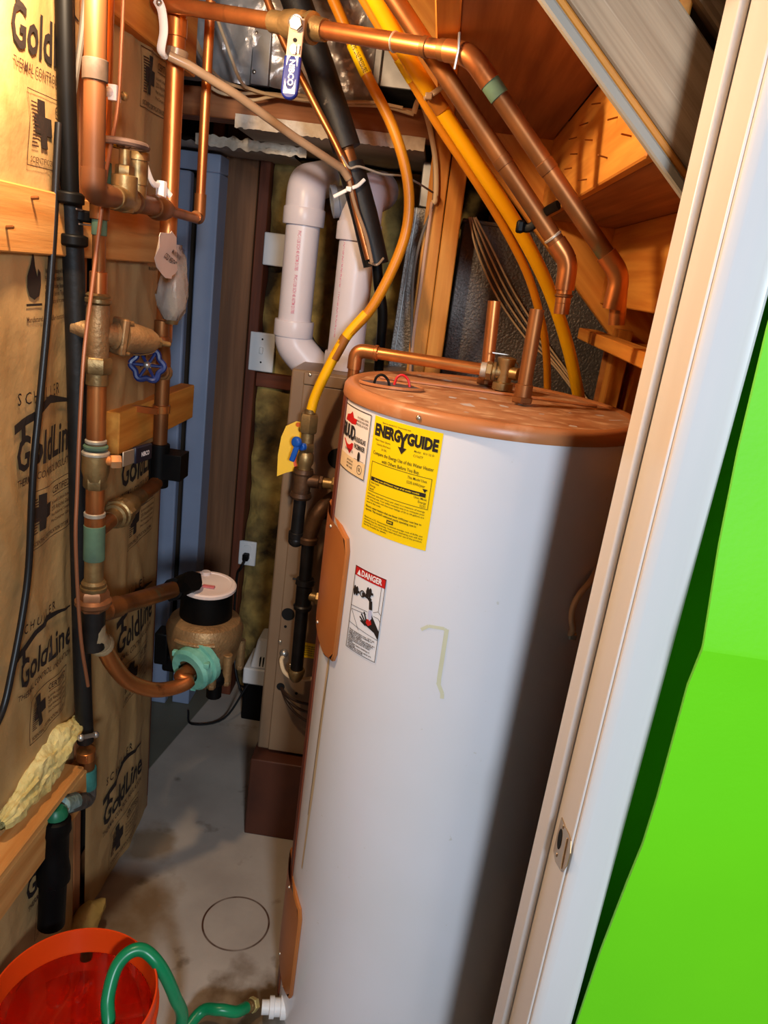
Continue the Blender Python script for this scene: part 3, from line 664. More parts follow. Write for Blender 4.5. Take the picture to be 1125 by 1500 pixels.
# energy guide, laid out in units of its own width (1 x 1.43)
o, wd, ht, lay = sticker('energy_label', -137.4, -108.6, 1.277, 1.480, YEL); o['label'] = 'yellow energy sticker with black lettering'
K = Print(); u = wd
K.text('Based on standard U.S. Government tests', -.13*u, .665*u, .03*u, .44*u, .004)
K.text('ENERG', -.255*u, .555*u, .190*u, .42*u, .055); K.text('GUIDE', .258*u, .555*u, .190*u, .41*u, .055)
K.poly([(-.075*u, .620*u), (-.030*u, .620*u), (.0, .560*u), (.030*u, .620*u), (.070*u, .620*u), (.020*u, .520*u), (.020*u, .44*u), (.065*u, .44*u), (.0, .36*u), (-.065*u, .44*u), (-.022*u, .44*u), (-.022*u, .520*u)])
for k, tx in enumerate(('Water Heater: Electric', 'Capacity (first hour)', '56 GAL')): K.text(tx, -.31*u+.02*k*u, .44*u-.05*u*k, .036*u, (.26, .24, .09)[k]*u, .004)
K.text('Model   81V 52 D', .30*u, .44*u, .036*u, .26*u, .004); K.text('C11677', .23*u, .385*u, .042*u, .13*u, .004)
K.text('Compare the Energy Use of this Water Heater', 0, .275*u, .062*u, .90*u, .008); K.text('with Others Before You Buy.', 0, .20*u, .062*u, .56*u, .008)
K.frame(-.45*u, -.215*u, .45*u, .165*u, .006*u)
K.text('This Model Uses', .26*u, .115*u, .048*u, .26*u, .006); K.text('5235 kWh/year', .25*u, .055*u, .048*u, .25*u, .006)
K.rect(-.43*u, -.075*u, .40*u, -.025*u); K.poly([(.345*u, .025*u), (.415*u, .025*u), (.38*u, -.02*u)])
for k, tx in enumerate(('Uses Least', 'Energy', '4624')): K.text(tx, -.43*u, -.10*u-.042*u*k, .036*u, None, .006, 0, 'LEFT')
for k, tx in enumerate(('Uses Most', 'Energy', '5231')): K.text(tx, .42*u, -.10*u-.044*u*k, .040*u, None, .006, 0, 'RIGHT')
for k, tx in enumerate(('kWh/year (kilowatt hours per year) is a measure of energy', '(electricity) use. Your utility company uses it to compute your', 'bill. Only models with first hour ratings of 56 to 64 gallons are', 'used in this scale.')): K.text(tx, -.46*u, -.250*u-.036*u*k, .029*u, (.88 if k < 3 else .26)*u, .012, 0, 'LEFT')
K.text('Electric water heaters that use fewer kWh/year cost less to', -.46*u, -.415*u, .036*u, .86*u, .02, 0, 'LEFT'); K.text('operate. This model\'s estimated yearly operating cost is:', -.46*u, -.455*u, .036*u, .80*u, .02, 0, 'LEFT')
K.rect(-.08*u, -.53*u, .02*u, -.485*u)
for k, tx in enumerate(('Based on a U.S. Government national average cost of 8.04c per', 'kilowatt hour for electricity. Your actual operating cost will vary', 'depending on your local utility rates and your use of the product.', 'See the booklet for details.')): K.text(tx, -.46*u, -.555*u-.034*u*k, .028*u, (.90 if k < 3 else .40)*u, .014, 0, 'LEFT')
hb = ht/2
K.put('lettering', INK, lay(1), o)
K2 = Print().text('$440', -.03*u, -.507*u, .034*u, .07*u, .02).text('Energy use (kWh/year) range of all similar models', -.02*u, -.050*u, .030*u, .68*u, .015); K2.put('reversed_lettering', YEL, lay(2), o, kind='stuff')
# the maker's plate sticker
o, wd, ht, lay = sticker('rating_label', -162.5, -139.3, 1.360, 1.478, STK); o['label'] = 'cream maker sticker with a red and black emblem'
u = wd; K = Print(); K.frame(-.5*u, -ht/2, .5*u, ht/2, .0014)
K.text('RUUD', -.19*u, .012, .034, .062, .04)
for k, tx in enumerate(('RUUDGLAS', 'PACEMAKER')): K.text(tx, .26*u, .006-.0125*k, .0120, .038, .03)
for k, tx in enumerate(('THE OF ENERGY SAVING', 'WATER HEATERS', 'MODEL 81V52D')): K.text(tx, .27*u, .045-.006*k, .0055, .040, .008)
K.disc(.28*u, -.022, .0045, .009); K.rect(.14*u, -.029, .44*u, -.0282); K.text('CAPACITY 52', -.1*u, -.020, .006, .04, .01)
K.put('lettering', INK, lay(2), o)
Print().poly([(-.40*u, .029), (-.36*u, .040), (-.20*u, .044), (-.12*u, .050), (-.04*u, .040), (.09*u, .040), (.06*u, .030), (-.10*u, .028)]).poly([(-.40*u, -.005), (.05*u, -.005), (.04*u, -.014), (-.06*u, -.026), (-.22*u, -.018)]).put('red_emblem', RED, lay(1), o)
Print().rect(-.49*u, -ht/2+.001, .485*u, -.030).put('beige_band', BEI, lay(1), o)
K = Print().ring(.34*u, -.044, .0075, .0085).text('UL', .34*u, -.044, .009, .008, .02)
for k, tx in enumerate(('240 VOLTS AC', '4500 WATTS', '60 HZ')): K.text(tx, .0*u, -.037-.006*k, .005, .026, .01)
K.put('small_lettering', INKD, lay(2), o)
# danger label
o, wd, ht, lay = sticker('danger_label', -137.4, -121.8, 1.040, 1.204, mk('label_white', (232, 230, 232), rough=.4)); o['label'] = 'white scald danger sticker with red heading'
u = wd; hb = ht/2; K = Print(); K.frame(-.5*u, -hb, .5*u, hb, .0011)
Print().rect(-.5*u, hb-.24*u, .5*u, hb).put('red_heading', RED, lay(1), o)
Print().text('DANGER', .06*u, hb-.125*u, .20*u, .66*u, .03).poly([(-.42*u, hb-.20*u), (-.28*u, hb-.20*u), (-.35*u, hb-.06*u)]).put('white_lettering', WPR, lay(2), o)
for cx in (-.38, .06):                                     # tap handles
    cy = hb-.62*u if cx < 0 else hb-.50*u
    K.disc(cx*u-.05*u, cy, .045*u, .13*u); K.disc(cx*u+.03*u, cy+.01*u, .05*u, .12*u); K.rect(cx*u-.10*u, cy-.03*u, cx*u+.13*u, cy+.03*u, 2)
K.line([(-.16*u, hb-.62*u), (-.05*u, hb-.60*u), (.06*u, hb-.62*u), (.14*u, hb-.68*u), (.17*u, hb-.90*u)], .10*u); K.ring(-.15*u, hb-.61*u, .06*u, .09*u)
K.line([(-.5*u, hb-1.03*u), (.08*u, hb-.98*u)], .012*u); K.line([(.26*u, hb-.93*u), (.40*u, hb-.86*u), (.5*u, hb-.93*u)], .012*u); K.line([(.40*u, hb-.86*u), (.40*u, hb-.24*u)], .012*u)
K.line([(-.46*u, hb-1.12*u), (.06*u, hb-1.06*u)], .012*u); K.line([(-.46*u, hb-1.12*u), (-.13*u, hb-1.56*u)], .012*u); K.line([(-.5*u, hb-1.47*u), (.5*u, hb-1.57*u)], .012*u); K.line([(.28*u, hb-1.02*u), (.42*u, hb-1.02*u), (.5*u, hb-1.1*u)], .012*u)
K.poly([(.48*u, hb-1.55*u), (.49*u, hb-1.34*u), (.30*u, hb-1.10*u), (.20*u, hb-.98*u), (.15*u, hb-.99*u), (.21*u, hb-1.14*u), (.05*u, hb-1.22*u), (.0*u, hb-1.32*u), (.20*u, hb-1.37*u), (.36*u, hb-1.42*u)])
for a_, b_ in (((.08, 1.22), (-.02, 1.02)), ((.04, 1.25), (-.10, 1.10)), ((.04, 1.30), (-.14, 1.19)), ((.08, 1.34), (-.10, 1.28))): K.line([(a_[0]*u, hb-a_[1]*u), (b_[0]*u, hb-b_[1]*u)], .045*u)
for k, tx in enumerate(('Water temperature over 125°F can', 'cause severe burns instantly or', 'death from scalds.', 'Children, disabled and elderly are', 'at highest risk of being scalded.', 'See instruction manual before', 'setting temperature at water', 'heater.', 'Feel water before bathing or', 'showering.', 'Temperature limiting valves are', 'available, see manual.')):
    K.text(tx, -.45*u, hb-1.64*u-.042*u*k, .056*u, (.86, .80, .46, .88, .84, .78, .76, .18, .76, .28, .82, .56)[k]*u, .022, 0, 'LEFT')
K.put('lettering', INK, lay(2), o)
Print().poly([(.10*u, hb-1.16*u), (.22*u, hb-1.14*u), (.26*u, hb-1.24*u), (.16*u, hb-1.32*u), (.08*u, hb-1.26*u)]).put('red_palm', RED, lay(3), o)
Print().poly([(.12*u, hb-.92*u), (.22*u, hb-.92*u), (.24*u, hb-1.10*u), (.18*u, hb-1.18*u), (.12*u, hb-1.08*u)]).put('water_spray', mk('pale_blue_print', (190, 190, 214), rough=.5), lay(3), o)
# old tape mark and a rust streak
K = Print().line([(-.034, .082), (-.022, .092), (.006, .094), (.010, .090)], .006).line([(.010, .094), (.011, .0), (.012, -.012)], .0075).line([(.010, -.010), (.021, -.030), (.022, -.040)], .007)
K.put('tape_remnant', TAPE, on_heater(-98.8, 1.052, 0), wh)
Print().poly([(-.004, .0), (.004, 0), (.006, -.10), (.004, -.30), (-.006, -.52), (-.012, -.52), (-.008, -.30), (-.006, -.12)]).put('rust_streak', GRIME, on_heater(-149, .985, 0), wh)
Print().line([(0, 0), (.002, -.02), (.0, -.05), (-.006, -.12), (-.010, -.24), (-.014, -.38)], .0012).put('drip_line', INKD, on_heater(-148, .985, 1), wh)
# drain valve and the hook loop
dp = hc(-155, .040); dd = V((math.cos(math.radians(-170)), math.sin(math.radians(-170)), 0))
dv = build(MB().lathe(dp-dd*.01, dd, [(0, .026), (.014, .026), (.015, .02), (.028, .02), (.029, .024), (.040, .024), (.041, .016), (.058, .016)], 20), 'drain_valve', PLW, wh)
lp = [hc(-47, 1.138, HR+.002), hc(-49.5, 1.156, HR+.014), hc(-52.5, 1.182, HR+.018), hc(-53, 1.205, HR+.018), hc(-51, 1.228, HR+.018), hc(-46, 1.248, HR+.016), hc(-38, 1.262, HR+.003)]
build(MB().tube(smooth_path(lp), .0055, 10), 'conduit_loop', mk('beige_conduit', (206, 170, 136), rough=.4), wh)
build(MB().box(hc(-46.5, 1.136, HR+.006), (.014, .014, .012)), 'conduit_clip', STEEL, wh, bevel=.002)
# stubs cut off above the heater
def stub(name, base, top_, r_, label, mat=COP):
    t = thing(name, base, label, 'pipe'); build(MB().lathe(base, V(top_)-V(base), [(0, r_), ((V(top_)-V(base)).length, r_), ((V(top_)-V(base)).length, r_-.0025), ((V(top_)-V(base)).length-.03, r_-.0025)], 20), 'tube', mat, t)
    a_ = V(base); d_ = (V(top_)-a_).normalized(); build(MB().cyl(a_, a_+d_*.035, r_+.003, 20).nut(a_-d_*.0, a_+d_*.012, r_+.007), 'coupling', COPD, t); return t
s0 = az(764, 590, 1.512); s1 = ay(787, 453, s0.y+.005); stub('copper_stub', s0, s1, .0135, 'cut off copper stub at the front of the heater top', COPD)
q0 = V((.122, 1.665, 1.512)); s1 = ay(717, 440, 1.668); stub('copper_stub', q0, V((q0.x*.5+s1.x*.5, 1.668, s1.z)), .0135, 'cut off copper stub behind the relief valve on the heater')
# relief valve with its discharge pipe
pv_ = az(735, 572, 1.512)
rv = thing('relief_valve', pv_, 'brass relief valve on the heater top with a test lever', 'valve')
zc = 1.548
build(MB().lathe(pv_, (0, 0, 1), [(0, .016), (.002, .021), (.016, .021), (.018, .015), (.055, .017), (.062, .019), (.066, .019), (.068, .012)], 20), 'valve_body', BRA, rv)
ep = V((-.160, 1.642, 1.548)); dirp = (V((ep.x, ep.y, zc))-V((pv_.x, pv_.y, zc))).normalized()
o1 = V((pv_.x, pv_.y, zc)) 
build(MB().lathe(o1, dirp, [(0, .014), (.018, .014), (.019, .019), (.024, .019), (.026, .015), (.038, .015)], 20).nut(o1+dirp*.026, o1+dirp*.038, .019), 'outlet_collar', BRA, rv)
build(MB().tube([V((pv_.x+.014, pv_.y-.003, zc+.028)), V((pv_.x+.024, pv_.y, zc+.02)), V((pv_.x+.03, pv_.y, zc-.005))], .0015, 6).box((pv_.x-.014, pv_.y+.012, zc+.036), (.034, .006, .002)), 'test_lever', STEEL, rv)
build(MB().cyl(V((pv_.x+.010, pv_.y-.006, zc+.002)), V((pv_.x+.026, pv_.y-.014, zc+.002)), .013, 16), 'spring_cap', BRA, rv)
dpipe = thing('discharge_pipe', V((ep.x, ep.y, 0)), 'bright copper discharge pipe lying over the heater top', 'pipe')
e0 = V((ep.x, ep.y, zc)); a_ = o1+dirp*.040
build(MB().tube(bend([a_, e0, e0-V((0, 0, 1.45))], .03, 8), .0125, 18), 'tube', COPB, dpipe)
build(MB().cyl(a_-dirp*.003, a_+dirp*.010, .0155, 18), 'solder_ring', SOLD, dpipe)
build(MB().tube(bend([e0-dirp*.045, e0, e0-V((0, 0, .04))], .03, 8), .0150, 18).cyl(e0-dirp*.048, e0-dirp*.040, .0165, 18), 'elbow', COP, dpipe)

# ================================================================== GAS LINE AT THE FURNACE
GY = 1.895
g = lambda px, py, dy=0: ay(px, py, GY+dy)
gt = thing('gas_valve', g(445, 660), 'brass gas shutoff valve with a blue handle below the yellow tube', 'valve')
top = g(454, 606); bot = g(444, 700); d_ = (bot-top).normalized(); L_ = (bot-top).length
build(MB().nut(top, top+d_*.048, .024).cyl(top-d_*.012, top, .014).cyl(top+d_*.048, top+d_*.075, .017).nut(top+d_*.075, top+d_*.098, .021), 'flare_nut', BRA, gt)
build(MB().lathe(top+d_*.096, d_, [(0, .016), (.012, .022), (.030, .022), (.040, .018), (.062, .018), (.070, .022), (.084, .022)], 18), 'valve_body', BRA, gt)
hb_ = g(436, 655, -.028); build(MB().lathe(hb_+V((.018, .02, 0)), V((-.6, -1, .05)), [(0, .010), (.020, .010)], 12).box(hb_+V((-.006, -.002, -.016)), (.014, .012, .044), Matrix.Rotation(.25, 3, 'Y')).lathe(hb_+V((0, .006, .012)), V((-.6, -1, .05)), [(0, .013), (.010, .015), (.016, .010)], 16), 'blue_handle', mk('blue_valve_handle', (26, 84, 176), rough=.35), gt, bevel=.003, label='blue valve handle')
yt = [ay(px, py, GY+.03) for px, py in ((419, 624), (433, 618), (443, 620), (443, 640), (438, 665), (436, 688), (420, 691), (407, 696), (408, 665), (412, 640))]
tg = thing('yellow_tag', yt[7], 'bent yellow paper tag hanging at the gas valve', 'tag')
build(MB().prism([p+V((0, .012*math.sin(i*.7), 0)) for i, p in enumerate(yt)], (.0005, .0012, 0)), 'card', TAGY, tg)
e_ = ay(437, 622, GY+.024); build(MB().lathe(e_, (0, -1, 0), [(0, .006), (.002, .006)], 16), 'eyelet', mk('orange_eyelet', (200, 90, 20), rough=.5), tg)
r_ = [ay(px, py, GY+.026) for px, py in ((429, 673), (438, 664), (437, 686), (431, 686))]; build(MB().prism(r_, (0, .001, 0)), 'red_print_patch', mk('salmon_print', (220, 96, 60), rough=.6), tg)
gp = thing('gas_pipe', g(438, 800), 'black iron gas drop with a tee and capped end, left of the heater', 'pipe')
tee = g(443, 703); nb = g(434, 785)
dd_ = (nb-tee).normalized()
build(MB().cyl(tee-dd_*.022, tee+dd_*.035, .023, 18).lathe(tee-dd_*.03, dd_, [(0, .025), (.010, .027), (.014, .025)], 18).lathe(tee+dd_*.033, dd_, [(0, .026), (.010, .029), (.016, .026)], 18), 'tee', RUST, gp)
br = V((1, -.05, .02)).normalized(); build(MB().cyl(tee, tee+br*.045, .017, 16).nut(tee+br*.045, tee+br*.055, .019), 'branch', RUST, gp)
build(MB().cyl(tee+br*.054, tee+br*.082, .014, 16).nut(tee+br*.078, tee+br*.105, .021), 'union', BRA, gp)
build(MB().cyl(tee+dd_*.04, nb, .0165, 16), 'nipple', DARKI, gp)
build(MB().cyl(nb-dd_*.012, nb+dd_*.006, .021, 16).ball(nb+dd_*.012, .021, 14, (1, 1, .9)), 'end_cap', DARKI, gp)
gp2 = thing('gas_pipe', g(435, 1000), 'second black iron gas pipe with an elbow at its top, beside the heater jacket', 'pipe')
el = g(466, 748); e1 = g(452, 790); e2 = g(446, 860); e3 = g(434, 985)
build(MB().tube(bend([g(492, 728, .05), el, e1], .05, 8), .020, 16).lathe(e1-V((0, 0, .01)), V((0, 0, 1)), [(0, .024), (.014, .026), (.018, .022)], 16), 'elbow', RUST, gp2)
build(MB().cyl(e1, e2, .0175, 16), 'nipple', DARKI, gp2)
build(MB().lathe(e2+V((0, 0, .024)), e3-e2, [(0, .024), (.014, .026), (.018, .022), (.020, .022), (.074, .022), (.078, .026), (.088, .024)], 16), 'tee', DARKI, gp2)
pp = e2-V((0, 0, .022)); build(MB().cyl(pp, pp+V((.05, -.01, .0)), .013, 14).nut(pp+V((.036, -.008, 0)), pp+V((.05, -.01, 0)), .018).cyl(pp+V((.05, -.01, 0)), pp+V((.062, -.012, 0)), .007, 10), 'plug', BRA, gp2)
build(MB().cyl(e2-V((0, 0, .06)), e3, .0175, 16), 'long_nipple', DARKI, gp2)
build(MB().lathe(e3+V((0, 0, .012)), V((0, 0, -1)), [(0, .021), (.006, .024), (.018, .022), (.030, .018), (.038, .012)], 16), 'bottom_fitting', BRA, gp2)
build(MB().cyl(g(432, 848)+V((-.006, 0, 0)), g(462, 853), .003, 8), 'hanger_rod', DARKI, gp2)
fc = thing('furnace_cables', ay(430, 1005, 1.98), 'white and dark cables entering the lower furnace panel', 'cable')
build(MB().tube(smooth_path([ay(416, 960, FY0-.01), ay(412, 968, 1.97), ay(417, 985, 1.955), ay(432, 995, 1.95), ay(448, 995, 1.95), ay(470, 992, 1.955)]), .006, 8), 'white_cable', ROM, fc)
build(MB().ball(ay(416, 957, FY0-.008), .013, 12), 'cable_clamp', STEEL, fc)
for k, (dx, dy) in enumerate(((0, 0), (4, 12), (8, 26))):
    build(MB().tube(smooth_path([ay(411, 1006, FY0+.002), ay(420+dx*.4, 1018+dy*.6, 1.965), ay(437+dx, 1028+dy, 1.955), ay(466, 1034+dy, 1.96)]), .0042, 8), 'dark_cable', mk('brown_cable', (52, 34, 26), rough=.4), fc)

# ================================================================== OVERHEAD PIPES
def pipe(name, pts, r_, mat, label, cat='pipe', group=None, rad=.0, n=18, part='tube'):
    pts = [V(p) for p in pts]; t = thing(name, pts[-1], label, cat, group)
    build(MB().tube(bend(pts, rad, 6) if rad else pts, r_, n), part, mat, t); return t
def collar(t, p, d_, r_, h=.02, mat=COP, name='coupling', ring=True):
    d_ = V(d_).normalized(); p = V(p)
    return build(MB().lathe(p-d_*h/2, d_, [(0, r_-.002), (.0015, r_), (h-.0015, r_), (h, r_-.002)], 18), name, mat, t)
OY = 1.36
l0 = ay(228, 3, 1.72); l2 = ay(690, 80, OY); dl = (l2-l0).normalized()
l1 = min((l0.lerp(l2, k/400) for k in range(401)), key=lambda p: abs(proj(p)[0]-432)); LY = l1.y
hz = thing('copper_pipe', l1, 'long copper pipe crossing overhead and turning down beside the stairs', 'pipe')
d1 = ay(905, 398, OY); dd1 = (d1-l2).normalized(); d1b = ay(920, 405, OY); d2 = ay(903, 476, OY)
build(MB().tube([l0, l2-dl*.012], .0145, 20), 'horizontal_run', COP, hz)
build(MB().tube([l2+dd1*.015, d1], .0145, 20), 'sloping_run', COPD, hz)
build(MB().tube(bend([l2-dl*.045, l2, l2+dd1*.05], .03, 8), .0170, 20), 'elbow', COP, hz)
build(MB().tube(bend([d1-dd1*.035, d1+dd1*.008, d1+dd1*.008+(d2-d1b).normalized()*.055], .03, 8), .0170, 20), 'elbow', COP, hz)
dz2 = (d2-(d1+dd1*.008)); build(MB().lathe(d1+dd1*.008, dz2, [(0, .0138), (dz2.length, .0138), (dz2.length, .0118), (dz2.length-.02, .014)], 20), 'cut_stub', COP, hz)
for f_ in (.80, .885): collar(hz, l0.lerp(l2, f_), dl, .0163, .004 if f_ < .85 else .012, SOLD if f_ < .85 else COPD, 'solder_ring')
collar(hz, l0.lerp(l2, .955), dl, .0163, .05, COPD)
collar(hz, l2+dd1*.062, dd1, .0160, .03, PAT); collar(hz, l2.lerp(d1, .50), dd1, .0155, .02, COPD); collar(hz, l2.lerp(d1, .955), dd1, .0163, .006, SOLD, 'solder_ring')
p = l0.lerp(l2, .965); build(MB().tube([p+V((0, -.021, .022)), p+V((.002, -.024, 0)), p+V((0, -.018, -.028))], .0022, 6), 'wire_tie', STEEL, hz)
# blue lever ball valve
bv = thing('ball_valve', l1, 'brass ball valve with a long blue lever on the overhead copper pipe', 'valve')
build(MB().lathe(l1-dl*.055, dl, [(0, .0185), (.03, .0185), (.032, .022), (.055, .025), (.075, .025), (.080, .021), (.088, .021), (.090, .026), (.098, .026), (.100, .020), (.125, .018)], 20), 'valve_body', BRA, bv)
hz0 = ay(436, 26, LY-.045); hz1 = ay(424, 137, LY-.065); ld = (hz1-hz0).normalized(); side = V((1, 0, .0)); side = (side-ld*side.dot(ld)).normalized(); nrm_ = side.cross(ld)
Rl = Matrix((side, ld, nrm_)).transposed()
build(MB().cyl(l1+V((0, -.015, 0)), V((hz0.x, LY-.05, hz0.z-.006)), .011, 14).nut(hz0+ld*.012-V((0, .002, 0)), hz0+ld*.012-V((0, .014, 0)), .012), 'stem', STEEL, bv)
LL = (hz1-hz0).length
lv = build(MB().box(hz0+ld*LL*.28, (.027, LL*.56, .0035), Rl), 'lever', mk('nickel_lever', (176, 158, 136), rough=.4, metal=.6), bv, bevel=.003)
for f_, r_ in ((.30, .0035), (.42, .006)): 
    c = hz0+ld*LL*f_+nrm_*.0020*(1 if nrm_.y < 0 else -1); build(MB().lathe(c, nrm_, [(-.0008, r_), (.0008, r_)], 14), 'hole', HOLE, lv)
gr = build(MB().box(hz0+ld*LL*.74, (.030, LL*.46, .010), Rl).lathe(hz0+ld*LL*.965-nrm_*.005, nrm_, [(0, .015), (.010, .015)], 20), 'blue_grip', BLUE, bv, bevel=.003, label='dark blue lever grip with white mark')
fnv = nrm_*(1 if nrm_.y < 0 else -1)
P = Print().text('NIBCO', 0, 0, .0135, .042, .03).rect(.027, -.010, .034, .010, 2)
for sx in (-1, 1):
    for sy in (-1, 1): P.poly([(sx*.027, sy*.010), (sx*.027, sy*.003), (sx*.022, sy*.0065), (sx*.010, sy*.0092)])
P.poly([(-.044, -.005), (-.040, -.007), (-.036, -.006), (-.031, -.003), (-.030, .003), (-.036, .005), (-.044, .004), (-.047, -.001)]).rect(-.046, .0065, -.032, .0095, 2)
P.put('white_mark', WPR, lambda x, y: hz0+ld*(LL*.74+x)+side*y+fnv*.0058, gr)
# second sloping copper pipe
s_a = ay(566, -20, OY+.10); s_b = ay(833, 382, OY+.10); sd = (s_b-s_a).normalized(); s_c = ay(822, 460, OY+.10)
cp2 = pipe('copper_pipe', [s_a-sd*.3, s_b], .0155, COPD, 'tarnished copper pipe sloping beside the yellow tubes to a cut end')
build(MB().tube(bend([s_b-sd*.04, s_b, s_b+(s_c-s_b).normalized()*.05], .03, 8), .0175, 20), 'elbow', COP, cp2)
dz3 = s_c-s_b; build(MB().lathe(s_b, dz3, [(0, .0138), (dz3.length, .0138), (dz3.length, .0118), (dz3.length-.02, .014)], 20), 'cut_stub', COP, cp2)
collar(cp2, s_b-sd*.05, sd, .0170, .006, SOLD, 'solder_ring'); collar(cp2, s_a.lerp(s_b, .62), sd, .0163, .02, COPD); collar(cp2, s_b+dz3.normalized()*.06, dz3, .0163, .006, COPD, 'solder_ring')
# strap holding the sloping pipes
k0 = ay(762, 332, OY+.12); k1 = ay(818, 300, OY+.04)
bs = thing('pipe_bracket', k0, 'black bracket clamping the sloping pipes under the stairs', 'bracket')
build(MB().tube(smooth_path([k0, k0.lerp(k1, .35)+V((0, .02, -.012)), k0.lerp(k1, .7)+V((0, .03, 0)), k1]), .008, 8, flat=.5), 'strap', BLK, bs); build(MB().box(k0, (.014, .02, .022)), 'clamp_block', BLK, bs, bevel=.004)
# yellow gas tubes
YY = 1.55
ya = [ay(px, py, YY+.05*k) for k, (px, py) in enumerate(((543, -14), (600, 88), (640, 150), (700, 242), (752, 322), (790, 392), (814, 450), (835, 520), (850, 592)))]
ya.insert(0, ya[0]+(ya[0]-ya[1]).normalized()*.3)
ytb = thing('gas_tube', ya[4], 'thick bright yellow gas tube running down behind the heater', 'pipe', None)
build(MB().tube(smooth_path(ya, 5), .0150, 16), 'tube', GASY, ytb)
build(MB().tube([ya[2].lerp(ya[3], .80), ya[2].lerp(ya[3], 1.0), ya[3].lerp(ya[4], .12)], .0156, 16), 'tape_band', GASB, ytb)
yb = [ay(px, py, YY+.045+.045*k) for k, (px, py) in enumerate(((525, -14), (590, 96), (640, 180), (700, 270), (745, 345), (776, 410), (795, 480), (801, 530), (802, 590)))]
ytc = thing('gas_tube', yb[4], 'thinner amber gas tube just left of the thick yellow one', 'pipe')
build(MB().tube([yb[0]+(yb[0]-yb[1]).normalized()*.3]+smooth_path(yb, 5), .0092, 14), 'tube', GASA, ytc)
build(MB().tube([yb[0].lerp(yb[1], .9), yb[1], yb[1].lerp(yb[2], .25)], .0102, 14), 'label_sleeve', YEL, ytc)
zt = thing('zip_tie', ay(634, 134, YY+.07), 'clear cable tie around the yellow gas tubes', 'cable tie')
build(MB().tube(smooth_path([ay(622, 143, YY+.085), ay(634, 137, YY+.070), ay(648, 127, YY+.075)], 4), .0055, 8, flat=.5), 'strap', TUBEC, zt); build(MB().box(ay(628, 141, YY+.070), (.014, .010, .012)), 'lock_head', TUBEC, zt, bevel=.002)
fx = [ay(px, py, GY) for px, py in ((470, -40), (490, 4), (515, 62), (538, 112), (575, 186), (596, 258), (598, 320), (582, 378), (545, 450), (505, 496), (478, 545), (462, 580), (455, 604))]
fxt = thing('gas_tube', fx[-1], 'long yellow gas tube, painted amber as in warm light, curving down to the furnace gas valve', 'pipe')
build(MB().tube([fx[0]+(fx[0]-fx[1]).normalized()*.25]+smooth_path(fx, 6), .0122, 16), 'tube', GASA, fxt)  # yellow tubing tinted amber: warm light put into the colour
fxs = smooth_path([ay(508, 68-2, GY), ay(515, 66, GY), ay(536, 112, GY)], 3)
sl = [fx[2].lerp(fx[3], .05), fx[2].lerp(fx[3], .95)]; lbl = build(MB().tube(sl, .0134, 16), 'yellow_sleeve', YEL, fxt)
sd_ = (sl[1]-sl[0]); sv = sd_.normalized(); sx_ = V((1, 0, 0)); sx_ = (sx_-sv*sx_.dot(sv)).normalized(); sn = sx_.cross(sv); sn = sn if sn.y < 0 else -sn
Print().text('2 PSI LINE PRESSURE', 0, 0, .015, sd_.length*.92, .006).put('lettering', INK, lambda x, y: sl[0]+sv*(sd_.length/2+x)+sx_*(.0139*math.sin(y/.0139))*1+sn*(.0139*math.cos(y/.0139)), lbl)
build(MB().tube([fx[9].lerp(fx[8], .05), fx[9].lerp(fx[8], -.0), fx[9].lerp(fx[10], .6)], .0130, 14), 'tape_band', GASB, fxt)
build(MB().tube(smooth_path([fx[8].lerp(fx[9], .2), fx[9], fx[10], fx[11], fx[12]], 4), .0126, 14), 'yellow_sleeve', GASY, fxt)
# black insulated refrigerant line and its copper companion
IY = 1.98
i0 = ay(425, -20, IY); i1 = ay(508, 218, IY); i2 = ay(513, 240, IY); i3 = ay(551, 388, IY)
il = thing('insulated_pipe', i3, 'black foam insulated pipe slanting down in front of the drywall soffit', 'pipe')
build(MB().tube([i0-(i1-i0).normalized()*.3, i0.lerp(i1, .5)+V((.004, 0, 0)), i1], .034, 18), 'foam_sleeve', BLKF, il); build(MB().tube([i2, i2.lerp(i3, .5)+V((.003, 0, 0)), i3], .032, 18), 'foam_sleeve', BLKF, il)
build(MB().tube([i1.lerp(i0, .03), i2.lerp(i3, .05)], .018, 14), 'bare_copper', COPD, il)
build(MB().tube(smooth_path([i3-V((0, 0, -.01)), i3+V((.012, .01, -.05)), i3+V((.03, .02, -.12)), i3+V((.035, .05, -.26))]), .013, 10), 'black_tail', BLK, il)
c0 = ay(388, -10, IY-.03); c1 = ay(415, 60, IY-.03); c2 = ay(505, 240, IY-.035); c3 = ay(545, 385, IY-.04)
cl = thing('copper_line', c2, 'thin dark copper line strapped along the black insulated pipe', 'pipe')
build(MB().tube(smooth_path([c0, c1, ay(460, 150, IY-.03), c2, ay(522, 310, IY-.04), ay(540, 380, IY-.04)]), .0085, 12), 'tube', COP, cl)
wt = thing('zip_tie', ay(513, 275, IY-.05), 'white cable tie around the black insulated pipe', 'cable tie')
build(MB().tube(smooth_path([ay(489, 288, IY-.048), ay(511, 277, IY-.052), ay(524, 272, IY-.045), ay(534, 263, IY-.03)], 4), .0042, 8, flat=.5), 'strap', PLW, wt); build(MB().box(ay(511, 277, IY-.055), (.013, .01, .011)), 'lock_head', PLW, wt, bevel=.002)
wt2 = thing('zip_tie', ay(552, 383, IY-.05), 'pale cable tie at the lower end of the black insulated pipe', 'cable tie')
build(MB().tube(smooth_path([ay(540, 384, IY-.034), ay(552, 388, IY-.040), ay(562, 378, IY-.028)], 4), .0028, 8, flat=.5), 'strap', TUBEC, wt2)
wt3 = thing('string_tie', ay(505, 240, IY-.05), 'grey string tied around the bare joint of the insulated pipe', 'string')
